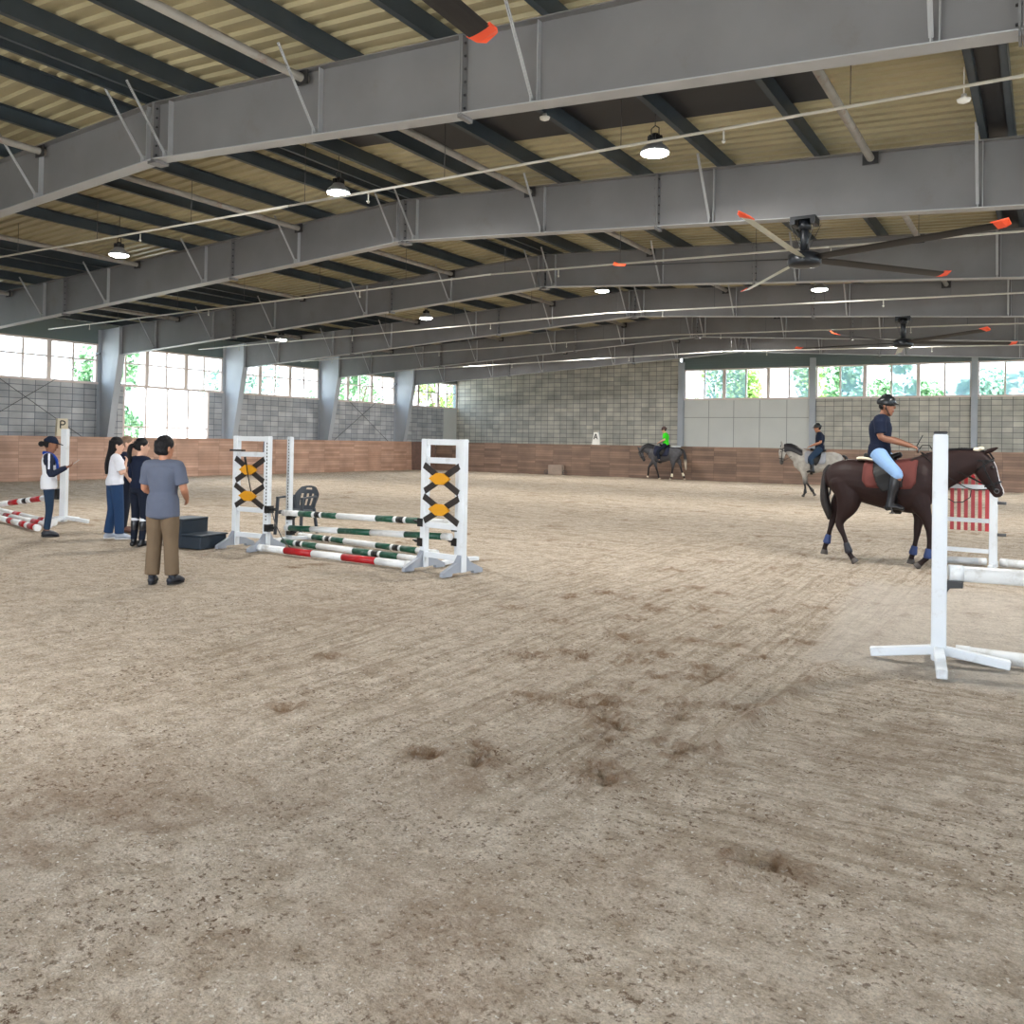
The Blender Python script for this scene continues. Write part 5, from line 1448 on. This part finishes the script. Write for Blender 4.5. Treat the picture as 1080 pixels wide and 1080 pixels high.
tack1 = dict(pad=(-.26, .46, 1.12), padm=mat('rust_red_saddle_pad', rgb(92, 42, 37), .85, 0, .08, 8), fleece=True, stirrup=(.16, .37, .79), hands=(.48, .05, 1.66), mane=.06, sag=.0, sx=.0,
    loops=[[(1.36 - .02, -.1, 1.17), (1.2, -.14, 1.15), (1.08, -.16, 1.18), (.98, -.18, 1.24), (.86, -.2, 1.32), (.7, -.16, 1.46), (.5, -.06, 1.64)],
           [(1.14, -.14, 1.15), (1.13, -.16, 1.05), (1.04, -.17, .98), (.94, -.18, .97), (.86, -.19, 1.02)], [(.46, -.03, 1.7), (.5, -.04, 1.76), (.6, -.04, 1.76), (.63, -.03, 1.7)]])
horse('dark brown horse with white blaze and rust-red saddle pad, walking right', (H1X, H1Y, -.01), R(-1), 1.0, neck1, head1, legs1, dark_bay, tail1, M['hair'], mat('dark_tail_hair', rgb(22, 14, 14), .5, 0, .2, 30, bump=.6, bscale=60), M['hoof'],
      boots=dict(hind_near=kb, hind_far=bb, fore_near=bb, fore_far=bb), tack=tack1, ears=(.75, 0, .35), vox=.012)
# cream ear bonnet piece behind the horse's ears
bm = bmesh.new(); ell(bm, (H1X + 1.2, H1Y, 1.70), (.07, .06, .035)); ell(bm, (H1X + 1.25, H1Y - .02, 1.72), (.04, .05, .03))
tag(organic('poll_pad', bm, M['cream'], None, .01, 1), 'white fluffy pad on the poll of the dark horse', 'pad')

def ride_j(hx=0.0, hz=0.0, lean=0.0, head_z=2.33, low=0):
    return dict(pelvis=(-.08, 0, 1.64), waist=(-.07, 0, 1.79), chest=(-.05 + lean, 0, 1.98), neck=(-.03 + lean, 0, 2.15), head=(.03 + lean, 0, 2.315),
        shL=(-.03 + lean, .175, 2.105), shR=(-.03 + lean, -.175, 2.105), elL=(.0 + lean, .22, 1.86), elR=(-.0 + lean, -.22, 1.86), wrL=(.31 + hx, .07, 1.74 + hz), wrR=(.31 + hx, -.08, 1.74 + hz),
        hipL=(-.08, .12, 1.6), hipR=(-.08, -.12, 1.6), knL=(.2, .36, 1.3), knR=(.2, -.36, 1.3), anL=(.13, .385, .89), anR=(.13, -.385, .89), toL=(.3, .4, .85), toR=(.3, -.4, .85))
def polo_collar(t, hm, s, J, lat):
    bm = bmesh.new(); p = J['neck']
    loft(bm, [tuple(p + Vector((-.0, 0, -.01)) * s) + (.074 * s, .076 * s), tuple(p + Vector((.0, 0, .028)) * s) + (.066 * s, .066 * s)], lat, 16, 1, (.15, .15)); organic('collar', bm, M['c_navy'], t, .008, 1)
person('rider in black helmet, navy polo shirt and light blue breeches on the dark horse', (H1X, H1Y, .0), R(-1), 1.0, J=dict(ride_j(lean=-.02, hx=.04), knL=(.22, .37, 1.34), knR=(.22, -.37, 1.34)), slim_=1.2, tone='brown',
       top=(M['c_navy'], 'short', .09), bottom=(M['c_lblue'], .066, .054, .25), feet=(M['boot'], .9), hair=helmet(M['helm']), head=(R(-4), R(2)), hands=((1.1, (0, -.5, -1)), (1.1, (0, .5, -1))), groundfeet=False, extra=polo_collar, gloves=(M['black'], 'L'))
bm = bmesh.new(); wire(bm, [(H1X + .4, H1Y + .04, 1.7), (H1X + .5, H1Y + .02, 1.9)], .007)
tag(obj('riding_whip', bm, M['black']), 'short black riding whip in the hand of the navy-shirted rider', 'whip')

# ---- far horses
def grey_coat(base, dark, mane_dark=True):
    def f(co, p0, p1, ax, fr):
        c = np.tile(L3(*base), (len(co), 1)); n = np.array([noise.noise(Vector(v) * 9) for v in co[:, :3].astype(float)]) if len(co) < 120000 else np.zeros(len(co))
        c *= (1 + .25 * n)[:, None]
        w = np.clip((.72 - co[:, 2]) / .3, 0, 1)[:, None]; c = c * (1 - w) + L3(*dark) * w
        q = co - np.array(p0); s_ = q @ np.array(ax); w = np.clip((s_ - .28) / .2, 0, 1)[:, None]; w = w * (np.array([1.0] * len(co))[:, None]) * (co[:, 0] > .9)[:, None]
        c = c * (1 - w * .8) + L3(*dark) * w * .8
        return c
    return f
# far horse with the green-shirted rider: head carried low, walking left
neck2 = [(.40, 1.27, .28, .17), (.60, 1.345, .28, .15), (.78, 1.41, .25, .12), (.93, 1.41, .2, .1), (1.05, 1.36, .14, .08), (1.12, 1.28, .11, .075)]
head2 = [(1.12, 1.34, .09, .065), (1.13, 1.24, .12, .08), (1.10, 1.14, .115, .08), (1.05, 1.03, .09, .065), (.99, .93, .075, .055), (.95, .87, .07, .052)]
legs2 = dict(
    hind_near=(.14, [(-.52, 1.22, .25, .13), (-.47, 1.0, .2, .125), (-.46, .82, .13, .09), (-.46, .65, .07, .05), (-.45, .55, .06, .045), (-.43, .38, .036, .032), (-.42, .18, .042, .038), (-.38, .1, .036, .034), (-.36, .06, .046, .044)]),
    hind_far=(-.14, [(-.54, 1.22, .24, .12), (-.54, 1.02, .18, .12), (-.66, .86, .12, .085), (-.73, .70, .068, .05), (-.75, .6, .058, .044), (-.80, .42, .035, .032), (-.88, .22, .042, .038), (-.92, .12, .036, .034), (-.93, .07, .046, .042)]),
    fore_far=(-.13, [(.40, 1.12, .2, .11), (.5, .9, .15, .095), (.62, .76, .085, .07), (.74, .6, .056, .05), (.77, .54, .05, .045), (.78, .4, .034, .032), (.79, .25, .042, .038), (.8, .18, .036, .034), (.81, .14, .046, .042)]),
    fore_near=(.13, [(.42, 1.12, .2, .11), (.42, .9, .14, .095), (.38, .72, .08, .066), (.33, .56, .056, .05), (.32, .5, .052, .046), (.27, .36, .034, .032), (.22, .17, .042, .038), (.2, .1, .036, .034), (.18, .06, .046, .044)]))
tail2 = [(-.79, 0, 1.42, .035, .04), (-.9, 0, 1.36, .05, .055), (-.97, 0, 1.15, .07, .075), (-1.0, 0, .9, .07, .08), (-1.02, 0, .62, .04, .05), (-1.04, 0, .48, .02, .02)]
g1 = lambda co, *a: None
tm = mat('dark_mane_hair', rgb(24, 24, 30), .5, 0, .2, 30)
def tail_mat():
    m, nt, b = new_mat('dark_to_pale_tail'); tc = nt.nodes.new('ShaderNodeTexCoord'); sp = nt.nodes.new('ShaderNodeSeparateXYZ'); r = nt.nodes.new('ShaderNodeValToRGB')
    nt.links.new(tc.outputs['Object'], sp.inputs[0]); nt.links.new(sp.outputs['Z'], r.inputs['Fac'])
    r.color_ramp.elements[0].position = .8; r.color_ramp.elements[0].color = rgb(176, 166, 150); r.color_ramp.elements[1].position = 1.1; r.color_ramp.elements[1].color = rgb(28, 28, 34)
    nt.links.new(r.outputs['Color'], b.inputs['Base Color']); b.inputs['Roughness'].default_value = .6; return m
navy_pad = mat('navy_saddle_pad', rgb(24, 30, 54), .85); white_pad = mat('grey_saddle_pad', rgb(150, 154, 162), .85)
dg = grey_coat((78, 78, 82), (16, 16, 20))
HGX, HGY = -15.75, 39.75
tk = dict(pad=(-.3, .42, 1.08), padm=navy_pad, stirrup=(.18, .37, .86), hands=(.48, .05, 1.62), mane=.16, sag=.02)
horse('distant dark dappled grey horse with pale tail, walking left along kickboard', (HGX, HGY, 0), R(180 + 6), 1.04, neck2, head2, legs2, dg, tail2, tm, tail_mat(), mat('pale_hoof', rgb(196, 180, 160), .6),
      boots=dict(hind_near=M['cream'], hind_far=M['cream']), tack=tk, ears=(.3, 0, .8), vox=.018)
bm = bmesh.new()
bm2 = [( -.3, 1.56), (-.7, 1.54)]
ell(bm, (HGX + .56, HGY + .05, 1.60), (.28, .2, .04)); tag(organic('rump_cloth', bm, M['white'], None, .02, 1), 'pale cloth on the rump of the distant dappled grey horse', 'cloth')
person('distant rider in bright green T-shirt and dark trousers', (HGX, HGY, .03), R(186), 1.02, J=dict(ride_j(lean=-.02, hx=-.05, hz=-.02), elL=(-.06, .23, 1.86), elR=(-.06, -.23, 1.86)), slim_=1.15, tone='fair', top=(M['c_green'], 'short', .04), bottom=(M['c_dark'], .075, .06, .9), feet=(M['boot'], 0),
       hair=helmet(mat('brown_helmet', rgb(70, 50, 48), .5), False), head=(0, R(10)), hands=((1, (0, -.5, -1)), (1, (0, .5, -1))), groundfeet=False, vox=.013, extra=lambda t, hm, s, J, lat: None)

# pale grey horse in the middle distance
neck3 = [(.38, 1.28, .29, .17), (.56, 1.38, .28, .15), (.72, 1.49, .25, .125), (.86, 1.59, .2, .1), (.98, 1.64, .15, .085), (1.06, 1.65, .11, .07)]
head3 = [(1.08, 1.68, .085, .065), (1.11, 1.59, .115, .085), (1.13, 1.48, .12, .085), (1.14, 1.36, .095, .068), (1.15, 1.25, .075, .055), (1.15, 1.17, .07, .052), (1.15, 1.12, .06, .05)]
legs3 = dict(
    hind_near=(.14, legs2['hind_near'][1]), hind_far=(-.14, legs1['hind_far'][1]),
    fore_far=(-.12, [(.40, 1.12, .2, .11), (.40, .9, .14, .095), (.38, .72, .08, .066), (.36, .56, .056, .05), (.34, .5, .052, .046), (.26, .38, .034, .032), (.14, .22, .042, .038), (.1, .14, .036, .034), (.08, .1, .046, .044)]),
    fore_near=(.13, [(.42, 1.12, .2, .11), (.42, .9, .14, .095), (.40, .72, .08, .066), (.40, .56, .056, .05), (.40, .5, .052, .046), (.37, .36, .034, .032), (.37, .17, .042, .038), (.40, .1, .036, .034), (.42, .06, .046, .044)]))
tail3 = [(-.78, 0, 1.4, .035, .04), (-.88, 0, 1.40, .045, .05), (-.95, 0, 1.25, .06, .07), (-.97, 0, 1.0, .07, .08), (-.95, 0, .7, .05, .06), (-.94, 0, .5, .02, .02)]
HPX, HPY = -6.6, 30.5
blk = M['black']
tk = dict(pad=(-.28, .4, 1.12), padm=white_pad, stirrup=(.16, .37, .9), hands=(.46, .05, 1.62), mane=.24, sag=.02)
horse('pale grey horse with dark mane and black leg boots, partly behind the dark horse', (HPX, HPY, 0), R(180 + 12), 1.0, neck3, head3, legs3, grey_coat((166, 163, 157), (44, 44, 46)), tail3, tm, tm, M['hoof'], boots=dict(fore_near=blk, fore_far=blk), tack=tk, vox=.016)
def back_text(t, hm, s, J, lat):
    bm = bmesh.new(); x = -.15
    for k in range(6):
        y = -.075 + k * .03
        box(bm, x - .006 - .012, x - .01, y - .011, y - .005, 2.0, 2.045); box(bm, x - .018, x - .01, y + .003, y + .009, 2.0, 2.045); box(bm, x - .018, x - .01, y - .011, y + .009, 2.017, 2.027)
    obj('back_print', bm, M['boardwhite'], t)
person('rider in dark navy shirt and black helmet on the pale grey horse', (HPX, HPY, .02), R(192), 1.0, J=dict(ride_j(lean=-.04, hx=-.08, hz=-.04), elL=(-.1, .23, 1.84), elR=(-.1, -.23, 1.84)), slim_=1.15, tone='tan', top=(M['c_navy'], 'short', .05), bottom=(M['c_teal'], .085, .06, .5), feet=(M['boot'], .8),
       hair=helmet(M['helm'], False), head=(0, R(4)), hands=((1, (0, -.5, -1)), (1, (0, .5, -1))), groundfeet=False, vox=.011, extra=back_text)

# ================================================================== OUTSIDE TREES
M['bark'] = mat('tree_bark', rgb(96, 78, 62), .9, 0, .2, 8, bump=.5)
leafm = [mat('leaf_green_%d' % i, c, .6, 0, .3, .7) for i, c in enumerate((rgb(132, 160, 84), rgb(104, 142, 98), rgb(128, 158, 142)))]
def tree(x, y, h, r, mi, lab, seed):
    rd = random.Random(seed)
    t = thing('tree', lab, 'tree', (x, y, -.12), rd.uniform(0, 6), 'trees outside the windows')
    bm = bmesh.new(); loft(bm, [(0, 0, 0, .22, .22), (.05, .05, h * .3, .17, .17), (0, .1, h * .6, .1, .1)], (0, 1, 0), 10, 2)
    for k in range(5):
        a = rd.uniform(0, 6.28); loft(bm, [(0, .05, h * .35, .09, .09), (math.cos(a) * r * .4, math.sin(a) * r * .4, h * .6, .05, .05), (math.cos(a) * r * .6, math.sin(a) * r * .6, h * .75, .03, .03)], (0, 0, 1), 8, 2)
    obj('trunk', bm, M['bark'], t, True)
    bm = bmesh.new()
    cl_ = [(rd.gauss(0, r * .38), rd.gauss(0, r * .38), h * .62 + rd.gauss(0, h * .16), rd.uniform(.4, .7) * r * .6) for _ in range(16)]
    for k in range(2600):
        c = rd.choice(cl_); d = Vector((rd.gauss(0, 1), rd.gauss(0, 1), rd.gauss(0, 1))).normalized() * c[3] * rd.uniform(.6, 1)
        p = Vector(c[:3]) + d; n_ = Vector((rd.gauss(0, 1), rd.gauss(0, 1), rd.gauss(0, 1) + .8)).normalized(); s = n_.orthogonal().normalized(); u_ = n_.cross(s); w = rd.uniform(.1, .2)
        vs = [bm.verts.new(p + s * a * w + u_ * b * w * .7) for a, b in ((-1, 0), (0, -1), (1, 0), (0, 1))]; bm.faces.new(vs)
    obj('crown', bm, leafm[mi], t)
for i, (x, y, h, r, mi, lab) in enumerate(((-16.5, 53, 7.4, 2.6, 0, 'yellow-green tree seen through the first end windows'), (-12.8, 59.5, 7.6, 2.6, 0, 'yellow-green tree behind the middle of the white panels'), (-9.3, 52.5, 7.2, 2.4, 1, 'green tree seen through window right of the centre post'),
        (-6.2, 59, 6.8, 2.4, 1, 'green tree seen through the end window above the rider'), (-2.9, 53.2, 6.8, 2.2, 2, 'thin bluish-green tree in the end window above the white stand'), (.6, 59, 6.6, 2.2, 0, 'sparse tree seen through the last end window at right'),
        (-21.9, 54, 7, 2.5, 2, 'blue-green tree hidden behind the tall block wall'),
        (-41, 17.8, 7.0, 2.6, 2, 'blue-green tree outside the leftmost visible windows'), (-42.5, 27.5, 7.3, 2.6, 1, 'green tree outside the windows over the glazed door'), (-43, 37, 7.0, 2.8, 2, 'blue-green tree outside the windows left of the far jump wing'), (-42, 47, 7.4, 3.0, 1, 'green tree outside the far left corner windows'), (-41, 56, 7.4, 2.8, 0, 'yellow-green tree outside the last left window'))):
    tree(x, y, h, r, mi, lab, i + 5)

# ================================================================== LIGHT
w = bpy.data.worlds.new('World'); bpy.context.scene.world = w; w.use_nodes = True
nt = w.node_tree; nt.nodes.clear()
o = nt.nodes.new('ShaderNodeOutputWorld'); bg = nt.nodes.new('ShaderNodeBackground'); tc = nt.nodes.new('ShaderNodeTexCoord')
sp = nt.nodes.new('ShaderNodeSeparateXYZ'); rp_ = nt.nodes.new('ShaderNodeValToRGB')
nt.links.new(tc.outputs['Generated'], sp.inputs[0]); nt.links.new(sp.outputs['Z'], rp_.inputs['Fac'])
rp_.color_ramp.elements[0].position = .0; rp_.color_ramp.elements[0].color = (.86, .92, 1, 1)
rp_.color_ramp.elements[1].position = .6; rp_.color_ramp.elements[1].color = (.62, .78, 1, 1)
nt.links.new(rp_.outputs['Color'], bg.inputs['Color']); bg.inputs['Strength'].default_value = 1.0
nt.links.new(bg.outputs[0], o.inputs[0])
sun = bpy.data.lights.new('sun', 'SUN'); sun.energy = 4.5; sun.angle = R(1.5); sun.color = (1, .95, .86)
so = link(bpy.data.objects.new('sun', sun)); so.rotation_euler = Vector((-.42, .5, -1)).to_track_quat('-Z', 'Y').to_euler(); so.location = (20, -30, 40)
def portal(loc, rot, sx, sy):
    l = bpy.data.lights.new('daylight_opening', 'AREA'); l.shape = 'RECTANGLE'; l.size = sx; l.size_y = sy; l.cycles.is_portal = True
    ob = link(bpy.data.objects.new('daylight_opening', l)); ob.location = loc; ob.rotation_euler = rot
portal((XL - .3, 20.4, 4.5), (0, R(-90), 0), 1.5, 49)
portal((XL - .3, 24, 2.4), (0, R(-90), 0), 2.6, 4.2)
portal((XRt + .3, 20.4, 3.75), (0, R(90), 0), 3.0, 49)
portal((-4.3, YG + .3, 4.97), (R(-90), 0, 0), 25, 1.5)
portal((-4.5, YB - .3, 2.1), (R(90), 0, 0), 15, 4.2)

# ================================================================== CAMERA
cam = bpy.data.cameras.new('camera'); co_ = link(bpy.data.objects.new('camera', cam))
cam.sensor_width = 36; cam.sensor_height = 36; cam.sensor_fit = 'HORIZONTAL'
cam.lens = 36 * 917.59 / 1080
cam.shift_y = -(540 - 453.34) / 1080
psi, pit, roll = .5508, .0138, .0171
fw = Vector((-math.sin(psi) * math.cos(pit), math.cos(psi) * math.cos(pit), math.sin(pit)))
rt = Vector((math.cos(psi), math.sin(psi), 0)); up = rt.cross(fw)
# the picture is turned clockwise a little, so the camera is rolled the other way
rt2 = rt * math.cos(roll) + up * math.sin(roll); up2 = up * math.cos(roll) - rt * math.sin(roll)
m = Matrix((rt2, up2, -fw)).transposed().to_4x4(); m.translation = (0, 0, 1.7)
co_.matrix_world = m
cam.clip_start = .05; cam.clip_end = 400
bpy.context.scene.camera = co_
sc = bpy.context.scene
sc.view_settings.view_transform = 'Standard'; sc.view_settings.look = 'None'; sc.view_settings.gamma = 1; sc.view_settings.use_curve_mapping = False
sc.view_settings.exposure = 2.9
try:
    sc.cycles.max_bounces = 10; sc.cycles.diffuse_bounces = 7; sc.cycles.transparent_max_bounces = 12; sc.cycles.use_denoising = True
except Exception: pass
